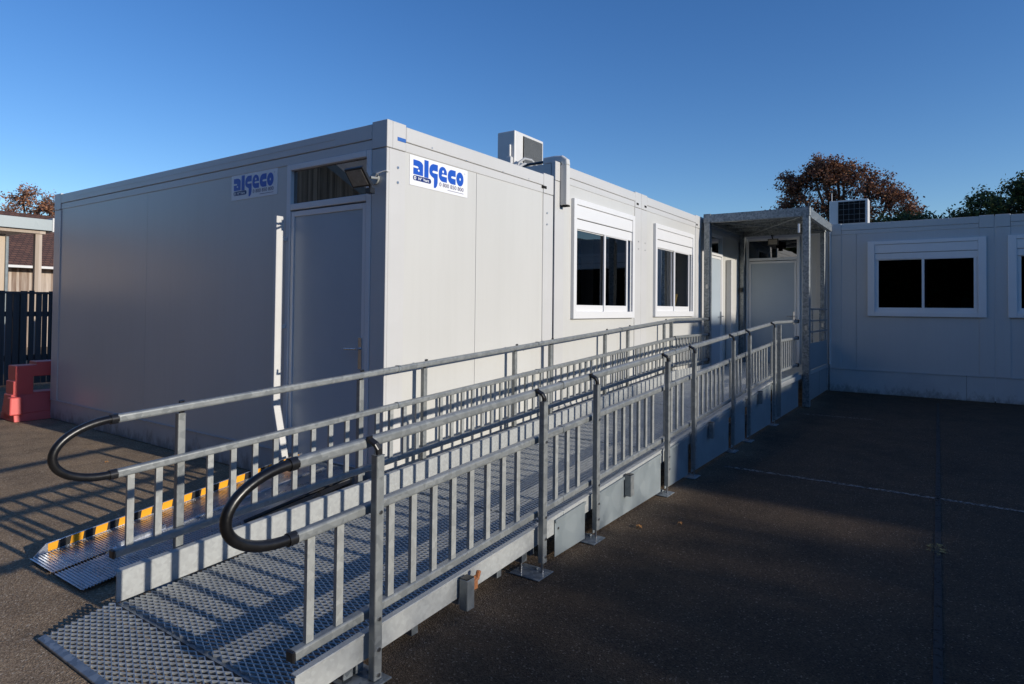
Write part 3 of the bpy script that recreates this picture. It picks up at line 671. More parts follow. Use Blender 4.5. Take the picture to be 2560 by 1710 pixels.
# entry flap
fm = grating_mesh(.275, DW + .04, .17, 'flap')
place_grate(fm, (-2.205, DY0 - .02, .018), ramp_root, 'entry_flap')
m = MB(); m.slab(-2.232, -2.200, DY0 - .02, DY0 + DW + .02, .004, .014, .004, .022); m.build('flap_edge', 'galv_frame', ramp_root, bevel=.002)
RC = rrect(.042, .042, .012); RCm = rrect(.040, .040, .010); RCl = rrect(.040, .038, .008)
post_me = {}
def side(yr, yp, off, outer):
    """yr rail centre y; yp post centre y"""
    sg = -1 if outer else 1; LO = .335 if outer else .382; bk = "bal" + str(sg)
    # beams
    for k in range(NS):
        a = X0 + SEC * k + (.0 if k else .0); b = a + SEC - .006
        m = MB()
        if outer:
            m.slab(a, b, -1.560, -1.553, zr(.160, a), zr(.262, a), zr(.160, b), zr(.262, b)); m.slab(a, b, -1.566, -1.535, zr(.262, a), zr(.270, a), zr(.262, b), zr(.270, b))
        else:
            m.slab(a, b, -.190, -.182, zr(.155, a), zr(.298, a), zr(.155, b), zr(.298, b)); m.slab(a, b, -.190, -.15, zr(.298, a), zr(.302, a), zr(.298, b), zr(.302, b))
        m.build('side_beam', 'galv_beam', ramp_root, bevel=.0015)
    # railing panels
    for k in range(NS):
        a = X0 + SEC * k + .002; b = X0 + SEC * (k + 1) - .002
        if k == NS - 1: b = 5.66
        pa = MB()
        pa.sweep([(a, yr, zr(.757 + off, a)), (b, yr, zr(.757 + off, b))], RCm); pa.sweep([(a, yr, zr(LO, a)), (b, yr, zr(LO, b))], RCl)
        po = pa.build('railing_panel', 'galv_post', ramp_root)
        MB().sweep([(a, yr, zr(1.025 + off, a)), (b, yr, zr(1.025 + off, b))], RC).build('handrail', 'galv_post', po)
        c = MB(); c.sweep([(b - .012, yr, zr(1.025 + off, b)), (b + .010, yr, zr(1.025 + off, b) + .001)], rrect(.050, .050, .014)); c.sweep([(b - .012, yr, zr(.757 + off, b)), (b + .010, yr, zr(.757 + off, b) + .001)], rrect(.047, .047, .014))
        if k < NS - 1: c.build('rail_joint', 'galv_frame', po)
        if bk not in post_me:
            h = (.757 + off - LO) - .037
            q = MB().box((-.0165, -.009, 0), (.0165, .009, h)).build('tmp', 'galv'); post_me[bk] = q.data; bpy.data.objects.remove(q)
        for i in range(14):
            x = X0 + SEC * k + .07 + .1367 * i
            if abs(x - (X0 + SEC * k + .345)) < .03 or abs(x - (X0 + SEC * k + 1.605)) < .06: continue
            if x > 5.62: continue
            o = bpy.data.objects.new('baluster', post_me[bk]); COL.objects.link(o); o.location = (x, yr, zr(LO, x) + .0185); setpar(o, po)
        if k == 0:
            e = MB()
            for zz in (zr(LO, a),): e.box((a - .014, yr - .022, zz - .021), (a, yr + .022, zz + .021))
            e.build('end_cap', 'black', po, bevel=.004)
    # posts
    for k in range(NS):
        for dx in (.345, 1.605):
            x = X0 + SEC * k + dx
            zt = zr(1.025 + off, x) - .045; zb = .012 if (k == 0 and dx < 1) else .065
            p = MB(); p.sweep([(x, yp, zb), (x, yp, zt)], rrect(.037, .042, .006), side=Vector((0, 1, 0)))
            po = p.build('post', 'galv_post', ramp_root)
            MB().box((x - .0205, yp - .018, zt), (x + .0205, yp + .018, zt + .003)).build('post_cap', 'galv_frame', po)
            d = Vector((0, (yr - yp) * .9, 0))
            m = MB(); m.sweep([(x + .006, yp, zt + .004), (x + .002, yp, zt + .026), (x - .006, yp - sg * .006, zt + .044), (x - .012, yr + sg * .028, zt + .060), (x - .014, yr + sg * .026, zt + .074)], rrect(.018, .028, .007), side=Vector((0, 1, 0))); m.build('handrail_bracket', 'black', po)
            m = MB()
            for zz in (zr(.757 + off, x), zr(LO, x), zr(.215, x), zr(.165, x) - .05):
                if zz > zb + .01: m.cyl((x, yp + sg * .0185, zz), (x, yp + sg * .024, zz), .0085, 8)
            m.sep('bolt_head', 'bolt', po)
            # inner leg tube, threaded foot and plate
            q = MB(); yl = yp + .095 if outer else yp + .0
            q.sweep([(x - .075, yl, zb + .01), (x - .075, yl, zr(.20, x))], rrect(.05, .05, .005))
            if outer: q.build('leg', 'galv_frame', po)
            if zb > .03:
                MB().cyl((x, yp, .008), (x, yp, zb + .01), .008, 8).cyl((x - .075, yl, .008), (x - .075, yl, zb + .02), .008, 8).sep('threaded_rod', 'bolt', po)
            ft = MB(); ft.box((x - .11, min(yp - sg * .15, yp + sg * .045), .002), (x + .05, max(yp - sg * .15, yp + sg * .045), .009)); ft.cyl((x + .02, yp - sg * .05, .009), (x + .02, yp - sg * .05, .02), .012, 6); ft.cyl((x - .04, yp - sg * .12, .009), (x - .04, yp - sg * .12, .02), .012, 6)
            ft.build('foot_plate', 'galv_frame', po, bevel=.0015)
    # black end loop
    a = X0; zt = zr(1.025 + off, a); zm = zr(.757 + off, a); zc = (zt + zm) / 2; rz = (zt - zm) / 2
    pts = [(a + .02, yr, zt + .001)] + [(a - .02 - (.245) * math.sin(t), yr, zc + rz * math.cos(t) - .012 * math.sin(t)) for t in [math.pi * i / 26 for i in range(27)]] + [(a + .02, yr, zm + .001)]
    lo = MB().tube(pts, .0195, 14).build('end_loop', 'rubber', ramp_root, smooth=True)
    m = MB()
    for zz in (zt, zm): m.tube([(a - .028, yr, zz - .0015), (a + .006, yr, zz)], .0245, 14)
    m.sep('sleeve', 'black', lo, smooth=True)
    # level landing rails
    a, b = 5.70, (7.24 if True else 0)
    zt, zm, zl = 1.335 + off, 1.075 + off, .655 + off
    pa = MB(); pa.sweep([(a, yr, zm), (b, yr, zm)], RCm); pa.sweep([(a, yr, zl), (b, yr, zl)], RCl)
    po = pa.build('railing_panel', 'galv_post', ramp_root)
    MB().sweep([(5.655, yr, zr(1.025 + off, 5.655)), (a, yr, zt - .003), (a + .05, yr, zt), (b, yr, zt)], RC).build('handrail', 'galv_post', po)
    for i in range(11):
        x = a + .10 + i * .130
        o = MB().box((x - .014, yr - .009, zl + .018), (x + .014, yr + .009, zm - .018)).build('baluster', 'galv', po)
    c = MB()
    for zz in (zt, zm, zl): c.box((b - .01, yr - .028, zz - .028), (b + .055, yr + .028, zz + .028))
    c.build('end_clamp', 'black', po, bevel=.004)
    MB().sweep([(5.72, yp, .07), (5.72, yp, zt - .03)], rrect(.05, .035, .005)).build('post', 'galv_post', ramp_root)
side(-1.54, -1.603, 0, True)
side(-.15, -.090, .012, False)
# short socket tubes on the outer beam, one with an orange tie
for i, x in enumerate((-.98, .88, 2.79, 4.72)):
    m = MB(); zt = zr(.262, x)
    m.box((x - .028, -1.622, max(.06, zt - .155)), (x + .028, -1.572, zt - .005)); o = m.build('socket', 'galv_post', ramp_root, bevel=.003)
    MB().box((x - .026, -1.620, zt - .005), (x + .026, -1.574, zt - .001)).build('socket_cap', 'black', o)
    if i == 0:
        m = MB(); m.tube([(x + .03, -1.60, zt - .045), (x + .06, -1.612, zt - .02), (x + .068, -1.615, zt + .012)], .012, 8); m.box((x + .034, -1.61, zt - .075), (x + .07, -1.60, zt - .008)); m.build('orange_tie', 'orange', o, bevel=.002)
# side sheets below the outer beam
for a, b in ((-.113, .262), (.375, 1.555), (1.645, 2.21), (2.29, 3.475), (3.56, 4.125), (4.205, 5.39), (5.47, 7.22)):
    m = MB(); m.slab(a, b, -1.5665, -1.5635, .022, zr(.240, a), .022, zr(.240, b)); m.slab(a, b, -1.575, -1.5675, zr(.228, a), zr(.246, a), zr(.228, b), zr(.246, b))
    m.build('side_sheet', 'side_sheet', ramp_root)
    MB().cyl((a + .035, -1.572, zr(.19, a)), (a + .035, -1.565, zr(.19, a)), .008, 8).build('bolt_head', 'bolt', ramp_root)
MB().box((-.1, -1.30, .01), (7.2, -1.28, .13)).build('cross_sheet', 'galv_frame', ramp_root)
# landing deck between the ramp and the doors
lg = grating_mesh(1.36, 1.46, 0, 'land')
for i in range(3): place_grate(lg, (5.75 + i * 1.365, -1.56, .468), ramp_root)
m = MB()
for i in range(11): m.box((5.75 + i * .4, -1.55, .40), (5.79 + i * .4, -.1, .455))
m.build('deck_frame', 'galv_frame', ramp_root)
m = MB(); m.box((5.75, -1.60, .44), (9.75, -1.565, .51)); m.box((5.75, -.19, .40), (7.28, -.18, .60)); m.build('side_beam', 'galv_beam', ramp_root, bevel=.002)
m = MB(); m.box((7.44, -1.598, .02), (8.95, -1.594, .435)); m.box((8.97, -1.598, .02), (9.82, -1.594, .435)); m.build('side_sheet', 'side_sheet', ramp_root)

# ------------------------------------------------------------------ porch frame
po = thing('porch', (8.5, -.85, 0), 'galvanised steel porch frame with corrugated roof over the landing in the inner corner', 'porch')
for x, y in ((7.36, -1.66), (7.36, -.115), (9.72, -1.54), (9.76, -.06)):
    w = .12 if x < 8 else .10
    m = MB(); m.box((x - .06, y - w/2 + .01, .01), (x + .06, y + w/2 - .01, 2.98)); m.box((x - .06, y - w/2, 2.98), (x + .06, y + w/2, 3.125))
    o = m.build('post', 'galv_frame', po, bevel=.004)
    MB().box((x - .062, y - .02, 1.2 if y < -1 else 1.86), (x - .0605, y + .015, 1.27 if y < -1 else 1.93)).build('bolt_plate', 'bolt', o)
for (a, b) in (((7.305, -1.60, 2.975), (7.405, -.17, 3.115)), ((9.70, -1.49, 2.975), (9.79, -.10, 3.1)), ((7.42, -1.70, 2.975), (9.66, -1.63, 3.12)), ((7.42, -.10, 2.985), (9.69, -.03, 3.09))):
    o = MB().box(a, b).build('beam', 'galv_frame', po, bevel=.004)
m = MB(); zc = 3.10; n = 60; vs = []; 
for i in range(n + 1):
    y = -1.62 + i * 1.58 / n; z = zc + .014 * (1 if (i // 2) % 2 else -1); vs += [(7.33, y, z), (9.78, y, z)]
m.add(vs, [(2*i, 2*i+1, 2*i+3, 2*i+2) for i in range(n)]); o = m.build('roof_sheet', 'galv_beam', po)
for x in (7.95, 8.55, 9.15): MB().box((x - .02, -1.62, 3.02), (x + .02, -.10, 3.08)).build('purlin', 'galv_frame', po)
MB().cyl((7.45, -.2, 3.0), (9.6, -1.55, 3.0), .012, 8).cyl((7.45, -1.55, 2.99), (9.6, -.2, 2.99), .012, 8).build('brace', 'galv_frame', po)
MB().box((7.285, -1.575, 2.72), (7.30, -1.545, 2.86)).build('white_marker', 'pvc', po, bevel=.003)
MB().cyl((9.84, -1.64, .5), (9.84, -1.64, 3.16), .018, 10).build('side_pipe', 'white_metal', po, smooth=True)
# guard between the outer posts
g = MB()
for z in (1.53, 1.335, 1.15): g.box((7.42, -1.625, z - .012), (9.67, -1.60, z + .012))
for x in (8.15, 8.9): g.box((x - .02, -1.622, .97), (x + .02, -1.603, 1.518))
gd = g.build('guard_rail', 'galv_frame', po)
MB().box((7.42, -1.616, .53), (9.67, -1.612, .965)).build('guard_sheet', 'side_sheet', gd)
for y, u in ((-.09, 'a'), (-1.50, 'b')): pass
sw = MB().box((9.64, -.09, 1.86), (9.70, -.03, 1.95)).cyl((9.63, -.06, 1.905), (9.64, -.06, 1.905), .02, 12).build('switch_box', 'black', po, bevel=.005)

# ------------------------------------------------------------------ portable aluminium ramp
al = thing('folding_ramp', (-1, .53, 0), 'folding aluminium ramp with yellow and black edge tape leading to the end wall door', 'folding ramp')
def za(x): return .006 + .118 * (x + 1.92)
for (y0, y1) in ((.185, .522), (.552, .868)):
    vs = []; fs = []; n = 0; x = -1.92; P = .0155; i = 0; prof = []
    while x < -.08:
        prof += [(x, za(x) + .014), (x + P * .55, za(x) + .014), (x + P * .55, za(x) + .009), (x + P, za(x) + .009)]; x += P
    for (px, pz) in prof: vs += [(px, y0, pz), (px, y1, pz)]
    fs = [(2*i, 2*i+1, 2*i+3, 2*i+2) for i in range(len(prof) - 1)]
    m = MB().add(vs, fs); m.slab(-1.70, -.08, y0, y1, za(-1.70) - .012, za(-1.70) + .006, za(-.08) - .03, za(-.08) + .006)
    m.build('track_panel', 'alu', al)
m = MB(); m.slab(-1.62, -.1, .524, .550, za(-1.62), za(-1.62) + .020, za(-.1), za(-.1) + .020); m.build('hinge', 'alu', al, bevel=.002)
m = MB(); m.slab(-1.60, -1.32, .531, .537, za(-1.6) + .020, za(-1.6) + .045, za(-1.32) + .020, za(-1.32) + .045); m.build('handle', 'alu', al)
def kerb(y0, y1, fw):
    K = MB(); xa, xb = -1.90, -.06; h = .066
    K.add([(xa, y0, za(xa) + .012), (xa + .06, y0, za(xa + .06) + h), (xb, y0, za(xb) + h), (xb, y0, za(xb) - .01), (xa + .1, y0, za(xa + .1) - .004),
           (xa, y1, za(xa) + .012), (xa + .06, y1, za(xa + .06) + h), (xb, y1, za(xb) + h), (xb, y1, za(xb) - .01), (xa + .1, y1, za(xa + .1) - .004)],
          [(0, 1, 2, 3, 4), (9, 8, 7, 6, 5), (0, 5, 6, 1), (1, 6, 7, 2), (2, 7, 8, 3), (3, 8, 9, 4), (4, 9, 5, 0)])
    return K
kb = kerb(.869, .876, 0).build('kerb', 'alu', al)
xa, xb = -1.83, -.09
MB().add([(xa, .8675, za(xa) + .016), (xb, .8675, za(xb) + .016), (xb, .8675, za(xb) + .062), (xa, .8675, za(xa) + .062)], [(0, 1, 2, 3)]).build('hazard_tape', 'hazard_tape', kb)
kb = MB().slab(-1.62, -.08, .172, .184, za(-1.62) - .03 if False else .004, za(-1.62) + .010, za(-.08) - .03, za(-.08) + .010).build('kerb', 'alu', al)
tb = MB().tube([(-1.02, .160, za(-1.02) + .02), (-.14, .160, za(-.14) + .02)], .012, 8).build('side_strap', 'rubber', al, smooth=True)
MB().box((-.17, .150, za(-.15) + .022), (-.13, .172, za(-.15) + .045)).build('strap_end', 'orange', al, bevel=.004)
MB().slab(-.16, -.035, .15, .95, .10, za(-.16) + .012, .10, za(-.035) + .014).build('threshold_plate', 'galv_frame', al, bevel=.002)

# ------------------------------------------------------------------ barrier at far corner
ba = thing('road_barrier', (.4, 6.4, 0), 'coral red plastic road barrier standing at the far corner of the front cabin', 'barrier')
def trap(mb, x0, x1, z0, z1, ya0, ya1, yb0, yb1, in0=0, in1=0):
    mb.add([(x0, ya0, z0), (x1, ya0, z0), (x1, ya1, z0), (x0, ya1, z0), (x0 + in0, yb0, z1), (x1 - in1, yb0, z1), (x1 - in1, yb1, z1), (x0 + in0, yb1, z1)],
           [(0, 3, 2, 1), (4, 5, 6, 7), (0, 1, 5, 4), (1, 2, 6, 5), (2, 3, 7, 6), (3, 0, 4, 7)])
m = sheet(-.385, 1.40, .02, .735, [(-.5, -.365, .33, .8), (-.5, -.345, .50, .8), (-.5, -.12, .695, .8), (-.15, .42, .345, .55), (.62, 1.18, .345, .55)], 6.22, .26, None)
trap(m, -.385, 1.4, .0, .10, 6.10, 6.60, 6.13, 6.57, .0, .0)
trap(m, -.380, 1.395, .10, .325, 6.13, 6.57, 6.215, 6.485, .003, .003)
m.build('body', 'barrier', ba, bevel=.026, seg=3)
m = MB(); trap(m, -.44, -.30, .09, .31, 6.08, 6.22, 6.10, 6.22, .01, 0); m.build('coupling_lug', 'barrier', ba, bevel=.015, seg=2)
MB().box((.0, 6.228, .57), (.30, 6.234, .64)).build('reflector', 'sign_white', ba)

# ------------------------------------------------------------------ background left
fe = thing('slat_fence', (1.5, 10.3, 0), 'dark stained upright slat fence behind the road barrier', 'fence')
m = MB(); x = -4.0
while x < 7:
    w = random.uniform(.075, .10); h = 1.71 + random.uniform(-.02, .02); m.box((x, 10.30, .03), (x + w, 10.325, h)); x += w + random.choice((.008, .012, .02, .03))
m.build('slats', 'wood_dark', fe)
m = MB(); m.box((-4, 10.327, .45), (7, 10.37, .55)); m.box((-4, 10.327, 1.25), (7, 10.37, 1.34)); m.box((-4, 10.285, 1.66), (7, 10.299, 1.70)); m.build('rails', 'wood_dark', fe)
for x in (-3.9, -1.5, .9, 3.3, 5.7): MB().box((x, 10.372, 0), (x + .09, 10.46, 1.68)).build('post', 'wood_dark', fe)

sh = thing('open_shelter', (1.6, 13, 0), 'open timber shelter with grey metal fascia and pale boarded wall behind the fence', 'shelter')
MB().box((-6, 12.5, 3.06), (2.20, 12.56, 3.30)).build('fascia', 'side_sheet', sh, bevel=.004)
MB().box((-6, 12.57, 2.985), (2.10, 12.69, 3.10)).build('beam', 'wood_beam', sh)
MB().box((1.93, 12.60, 0), (2.05, 12.72, 2.98)).build('post', 'wood_beam', sh)
MB().box((-6, 12.9, 0), (1.50, 13.0, 2.95)).build('boarded_wall', 'wood_pale', sh)
MB().slab(-6, 2.20, 12.57, 17, 3.11, 3.28).build('roof', 'grey_sheet', sh)
MB().box((2.20, 12.49, 3.04), (2.23, 12.9, 3.34)).build('verge_trim', 'white_metal', sh)
MB().cyl((1.52, 12.88, 0), (1.52, 12.88, 2.9), .03, 8).build('drainpipe', 'side_sheet', sh)

bb = thing('tiled_building', (5, 23, 0), 'low building with brown tiled roof and weathered timber wall behind the shelter', 'building')
MB().add([(-8, 21.7, 2.72), (14, 21.7, 2.72), (14, 27, 5.1), (-8, 27, 5.1), (-8, 32, 2.72), (14, 32, 2.72)], [(0, 1, 2, 3), (3, 2, 5, 4)]).build('roof', 'roof_tiles', bb)
MB().box((-8, 21.6, 2.66), (14, 21.7, 2.74)).build('gutter', 'white_metal', bb)
MB().box((-8, 22.1, 0), (14, 22.3, 2.7)).build('wall', 'wood_weathered', bb)

# ------------------------------------------------------------------ trees
def tree(label, loc, height, trunk_h, clumps, nleaf, size, mat, name='tree', group=None, spread=1.0, sway=.35):
    root = thing(name, loc, label, 'tree', group); L = Vector(loc)
    rnd = random.Random(hash(label) % 1000 if False else int(loc[0] * 31 + loc[1] * 17))
    t = MB()
    top = L + Vector((0, 0, trunk_h))
    def limb(a, b, r0, r1, wob=.12):
        a = Vector(a); b = Vector(b); n = 5; pts = []
        for i in range(n + 1):
            f = i / n; p = a.lerp(b, f) + Vector((rnd.uniform(-1, 1), rnd.uniform(-1, 1), rnd.uniform(-.5, .5))) * wob * (0 if i in (0, n) else (b - a).length * .12 + .03); pts.append((p, r0 + (r1 - r0) * f))
        seg = 7; vs = []; fs = []
        for i, (p, r) in enumerate(pts):
            d = ((pts[min(i+1, n)][0]) - (pts[max(i-1, 0)][0])).normalized(); s = d.cross(Vector((.3, .9, .1))).normalized(); u = d.cross(s)
            vs += [p + s * math.cos(k * math.tau / seg) * r + u * math.sin(k * math.tau / seg) * r for k in range(seg)]
        for i in range(n):
            for k in range(seg): q = (k + 1) % seg; fs.append((i*seg+k, i*seg+q, (i+1)*seg+q, (i+1)*seg+k))
        t.add(vs, fs)
    limb(L, top, height * .035, height * .022)
    tips = []
    for (cx, cy, cz, rx, ry, rz) in clumps:
        c = L + Vector((cx, cy, cz)); limb(top - Vector((0, 0, rnd.uniform(0, .8))), c, height * .012, height * .005); 
        for i in range(14):
            d = Vector((rnd.gauss(0, 1), rnd.gauss(0, 1), rnd.gauss(0, 1))).normalized(); e = c + Vector((d.x * rx, d.y * ry, d.z * rz)) * rnd.uniform(.7, 1.08)
            limb(c, e, height * .0045, height * .001, .3); tips.append((c, e))
            for k in range(3):
                f = c.lerp(e, rnd.uniform(.35, .9)); g2 = f + Vector((rnd.uniform(-1, 1), rnd.uniform(-1, 1), rnd.uniform(-.4, 1))) * max(rx, rz) * .35
                limb(f, g2, height * .0022, height * .0008, .3); tips.append((f, g2))
    t.build('trunk', 'bark', root)
    vs = []; fs = []; n = 0
    for i in range(nleaf):
        a, b_ = rnd.choice(tips); f = min(1.05, abs(rnd.gauss(.75, .3)))
        p = a.lerp(b_, f) + Vector((rnd.gauss(0, 1), rnd.gauss(0, 1), rnd.gauss(0, 1))) * size * 1.7
        s = size * rnd.uniform(.5, 1.15); u = Vector((rnd.uniform(-1, 1), rnd.uniform(-1, 1), rnd.uniform(-1, 1))).normalized(); w = u.orthogonal().normalized(); w = (w + u.cross(w) * rnd.uniform(-1, 1)).normalized()
        u *= s; w *= s * .55
        vs += [p - u, p + w, p + u, p - w]; fs.append((n, n+1, n+2, n+3)); n += 4
    MB().add(vs, fs)
    me = bpy.data.meshes.new('crown'); me.from_pydata([tuple(v) for v in vs], [], fs); link('crown', me, mat, root)
    return root
rn = random.Random(3)
def clumps_ellipsoid(n, cx, cy, cz, rx, ry, rz, cr):
    out = []
    for i in range(n):
        while True:
            d = Vector((rn.uniform(-1, 1), rn.uniform(-1, 1), rn.uniform(-1, 1)))
            if d.length < 1: break
        d = d * (.55 + .45 * d.length)
        out.append((cx + d.x * rx, cy + d.y * ry, cz + d.z * rz, cr * rn.uniform(.7, 1.2), cr * rn.uniform(.7, 1.2), cr * rn.uniform(.6, 1.0)))
    return out
tree('wide rust-brown autumn tree rising behind the porch and roof unit', (30, .5, 0), 9.4, 3.6,
     [(0, 3.0, 5.9, .9, .8, .6), (0, 2.9, 5.3, .8, .7, .5), (0, 2.3, 6.9, 1.2, 1.0, .9), (0, 2.2, 7.7, .8, .8, .6), (0, 1.0, 7.8, 1.2, 1.1, .8), (0, .1, 7.8, 1.2, 1.2, .8), (0, -.9, 7.2, 1.2, 1.0, .8), (0, -1.8, 6.6, 1.1, .9, .8), (0, -2.35, 5.8, 1.0, .55, .6),
      (0, .8, 6.4, 1.3, 1.3, 1.0), (0, -.6, 6.0, 1.3, 1.2, .9), (0, 1.6, 5.4, 1.2, 1.1, .8), (0, -1.4, 5.2, 1.2, 1.0, .6), (.8, .3, 5.2, 1.2, 1.3, .8), (0, 1.4, 8.35, .8, .7, .5), (0, .4, 8.3, .8, .8, .45)],
     32000, .074, 'leaf_rust', name='autumn_tree')
tree('dark green tree above the right cabin roof at the right edge', (27, -6.2, 0), 7.2, 3.0,
     [(0, 1.9, 5.1, .9, .7, .5), (0, 1.3, 5.6, .9, .8, .6), (0, .6, 6.1, 1.0, .8, .7), (0, -.1, 5.7, 1.1, 1.0, .8), (0, -.9, 6.0, 1.1, 1.0, .7), (0, -1.8, 5.8, 1.1, 1.0, .7), (0, .5, 5.1, 1.1, 1.1, .7), (0, -1.4, 5.0, 1.1, 1.2, .7), (0, 2.6, 4.9, .8, .6, .35)],
     16000, .075, 'leaf_green', name='green_tree')
tree('low green tree filling the gap under the rust-brown tree, beside the roof unit', (27, -1.8, 0), 5.6, 2.6,
     [(0, .55, 5.0, .8, .6, .35), (0, -.1, 5.05, .8, .6, .4), (0, -.6, 5.1, .7, .5, .35), (0, -1.2, 4.85, .7, .5, .3), (0, 1.2, 4.85, .7, .6, .3), (0, -.4, 4.4, 1.0, 1.4, .5)],
     7000, .07, 'leaf_green', name='green_tree')
tree('small red-brown autumn tree behind the timber shelter at the left edge', (7.0, 28, .35), 6.8, 3.0,
     [(-1.0, 0, 4.6, .7, .8, .6), (-.5, 0, 5.5, .6, .8, .5), (.1, 0, 5.1, .7, .8, .7), (.55, 0, 5.3, .6, .8, .5), (1.0, 0, 4.6, .6, .8, .6), (0, 0, 4.2, 1.0, .9, .6), (1.3, 0, 5.2, .3, .5, .35), (-1.5, 0, 4.2, .7, .7, .4)],
     8000, .058, 'leaf_red', name='autumn_tree')

# ------------------------------------------------------------------ surroundings outside the frame, largely added to cast the court's shade and show in panes
def school(x0, x1, h, label, y=-25):  # unseen blocks added, heights set to cast the court's stepped shade
    root = thing('school_shade_building', ((x0 + x1) / 2, y - 5, 0), label, 'building', 'school buildings behind the camera')
    MB().box((x0, y - 10, 0), (x1, y, h - .25)).build('wall', 'school_wall', root)
    MB().box((x0, y - 10, h - .25), (x1, y + .02, h)).build('roof', 'grey_sheet', root)
    m = MB()
    for zb in (1.0, 4.4):
        if zb + 1.7 < h: m.box((x0 + 1, y + .03, zb), (x1 - 1, y + .06, zb + 1.7))
    m.build('window_band', 'school_dark', root)
school(-34, 2.95, 5.92, 'long low unseen school building added south of the court to cast its shade')
school(2.96, 8.0, 6.82, 'slightly taller unseen middle school building added south of the court to cast its shade')
school(8.01, 90, 8.12, 'tallest school building reflected in the long-row windows')
wb = thing('timber_hall', (-10, 9.5, 0), 'slatted timber gabled hall mirrored in the transom of the end wall door', 'building')
MB().add([(-6, 5.6, 0), (-6, 13.4, 0), (-6, 13.4, 3.1), (-6, 9.5, 5.55), (-6, 5.6, 3.1), (-16, 5.6, 0), (-16, 13.4, 0), (-16, 13.4, 3.1), (-16, 9.5, 5.55), (-16, 5.6, 3.1)],
         [(0, 1, 2, 3, 4), (9, 8, 7, 6, 5), (0, 4, 9, 5), (1, 6, 7, 2)]).build('wall', 'slat_west', wb)
MB().add([(-5.6, 5.2, 2.95), (-5.6, 9.5, 5.65), (-5.6, 13.8, 2.95), (-16, 5.2, 2.95), (-16, 9.5, 5.65), (-16, 13.8, 2.95), (-5.6, 5.2, 3.15), (-5.6, 9.5, 5.87), (-5.6, 13.8, 3.15), (-16, 5.2, 3.15), (-16, 9.5, 5.87), (-16, 13.8, 3.15)],
         [(0, 1, 4, 3), (1, 2, 5, 4), (6, 9, 10, 7), (7, 10, 11, 8), (0, 6, 7, 1), (1, 7, 8, 2), (0, 3, 9, 6), (2, 8, 11, 5)]).build('roof', 'grey_sheet', wb)
ww = thing('west_light_blocker', (-20, -6, 0), 'plain grey building added unseen west of the court to darken pane reflections', 'building')  # added out of view; darkens pane reflections and cuts western sky light
MB().box((-26, -18, 0), (-17, 4, 5.2)).build('wall', 'school_wall', ww)
MB().box((-26.3, -18.3, 5.2), (-16.7, 4.3, 5.45)).build('roof', 'grey_sheet', ww)
m = MB(); m.box((-16.97, -16, 1.0), (-16.94, 2, 2.8)); m.build('window_band', 'school_dark', ww)

for (tx, ty, th) in ((-12.5, -1.5, 9.0), (-13.0, 3.0, 9.8), (-12.0, -6.5, 8.6)):  # unseen evergreens added to block ambient light from the west
    tree('dark evergreen tree added unseen west of the court to block sky light', (tx, ty, 0), th, 1.6,
         [(rn.uniform(-1.2, 1.2), rn.uniform(-2, 2), z, 1.6, 1.8, 1.2) for z in (2.2, 2.8, 3.6, 4.4, 5.2, 6.0, 6.8, 7.6)], 7000, .26, 'leaf_green', name='sky_blocker_tree', group='evergreens added to block light west of the court')
for tx in (-6.4, -3.2, -.2, 1.9):  # unseen sparse crowns added to dapple the edge of the court's shade
    tree('thin bare-topped tree added unseen before the low school building to dapple its shade', (tx, -23.5, 0), 5.9, 2.2,
         [(rn.uniform(-1.3, 1.3), rn.uniform(-.8, .8), z, 1.1, 1.0, .45) for z in (3.4, 4.0, 4.6, 4.9, 5.1, 5.2)], 2600, .085, 'leaf_rust', name='autumn_tree', group='thin trees added to dapple the court shade')
tree('thin bare-topped tree added unseen before the middle school building to soften its shadow', (4.6, -23.2, 0), 6.9, 2.6,  # added out of view to soften the taller block's shadow edge
     [(rn.uniform(-1.6, 1.6), rn.uniform(-.6, .6), z, 1.1, .9, .4) for z in (4.4, 5.2, 5.6, 5.9, 6.0, 6.1)], 2600, .085, 'leaf_rust', name='autumn_tree')
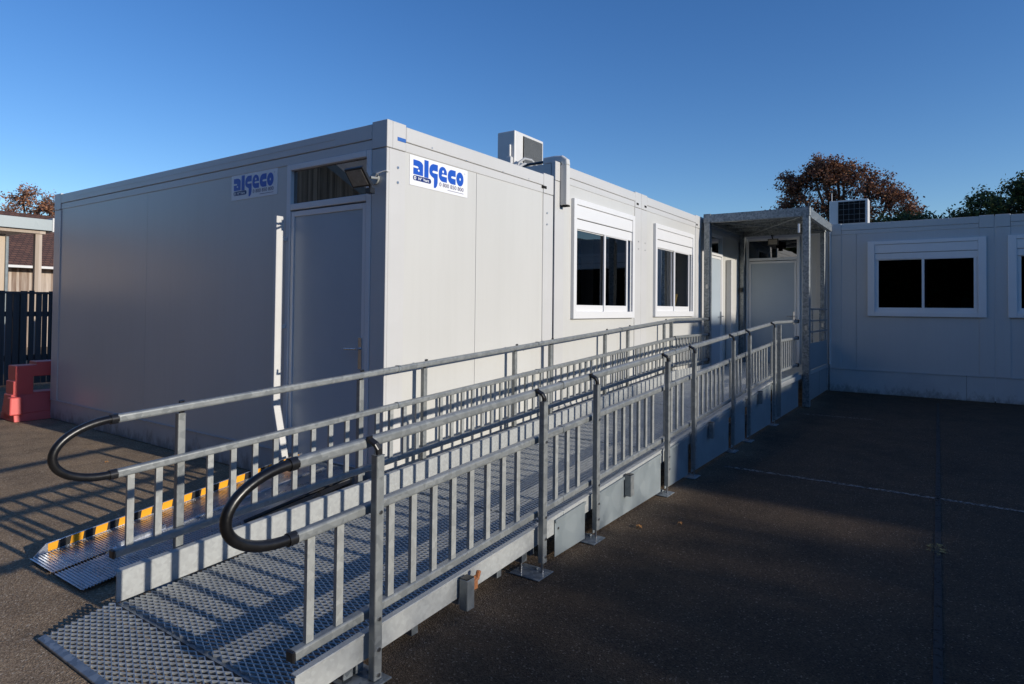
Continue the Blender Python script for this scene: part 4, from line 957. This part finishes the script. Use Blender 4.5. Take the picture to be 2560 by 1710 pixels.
# ------------------------------------------------------------------ litter
spots = [(-.62, 3.02, 'on the pale tarmac near the shadow of the end wall'), (-1.45, 3.55, 'lying close to the left photo edge'), (.72, -1.74, 'against the foot of the ramp side sheets'), (.95, -1.95, 'on dark tarmac beside the third outer post'), (-1.0, -1.42, 'under the ramp edge by the orange tie')]
for i, (x, y, w) in enumerate(spots):
    a = random.uniform(0, 6); s = random.uniform(.016, .026)
    pts = [(math.cos(a + t) * s * r_, math.sin(a + t) * s * r_) for t, r_ in ((0, 1.3), (.7, .7), (1.5, 1), (2.4, .6), (3.1, 1.2), (4, .65), (4.8, 1), (5.6, .7))]
    m = MB().add([(x, y, .018)] + [(x + p[0], y + p[1], .006 + .012 * (k % 2)) for k, p in enumerate(pts)], [(0, k + 1, (k + 1) % 8 + 1) for k in range(8)])
    tag(m.build('dead_leaf', 'leaf_dry'), 'curled orange-brown dead leaf ' + w, 'leaf', 'dead leaves on the ground')

# ------------------------------------------------------------------ light, world, camera
SX, SY = .046, -1.0; TAN = .272
sd = Vector((SX, SY, TAN)).normalized()
sun = bpy.data.lights.new('sun', 'SUN'); sun.energy = 3.75; sun.angle = R(.53); sun.color = (1, .93, .82)
so = bpy.data.objects.new('sun', sun); COL.objects.link(so); so.rotation_euler = sd.to_track_quat('Z', 'Y').to_euler()
w = bpy.data.worlds.new('World'); S.world = w; w.use_nodes = True
nt = w.node_tree; bg = nt.nodes['Background']; sky = nt.nodes.new('ShaderNodeTexSky'); sky.sky_type = 'NISHITA'; sky.sun_disc = False
sky.sun_elevation = math.asin(sd.z); sky.sun_rotation = math.atan2(sd.x, sd.y) % math.tau
sky.air_density = 1.0; sky.dust_density = .1; sky.ozone_density = 3.2; sky.altitude = 0
hs = nt.nodes.new('ShaderNodeHueSaturation'); hs.inputs['Saturation'].default_value = 1.22; hs.inputs['Hue'].default_value = .512
nt.links.new(sky.outputs[0], hs.inputs['Color']); nt.links.new(hs.outputs[0], bg.inputs[0]); bg.inputs[1].default_value = .147

cam = bpy.data.cameras.new('camera'); co = bpy.data.objects.new('camera', cam); COL.objects.link(co)
F = 1579.366
cam.sensor_width = 36; cam.lens = F / 2560 * 36; cam.shift_y = -114.92 / 2560; cam.clip_end = 600; cam.clip_start = .05
r_ = Vector((0.56887747, -0.82235593, 0.01044754)); u_ = Vector((-0.02182323, -0.00239522, 0.99975898)); f_ = Vector((0.8221327, 0.56896835, 0.01930905))
M = Matrix((( r_.x, u_.x, -f_.x, -3.36318), (r_.y, u_.y, -f_.y, -3.48968), (r_.z, u_.z, -f_.z, 1.49173), (0, 0, 0, 1)))
co.matrix_world = M
S.camera = co
S.view_settings.view_transform = 'Standard'; S.view_settings.look = 'None'; S.view_settings.exposure = .08; S.view_settings.gamma = 1
S.cycles.max_bounces = 8; S.cycles.transparent_max_bounces = 12
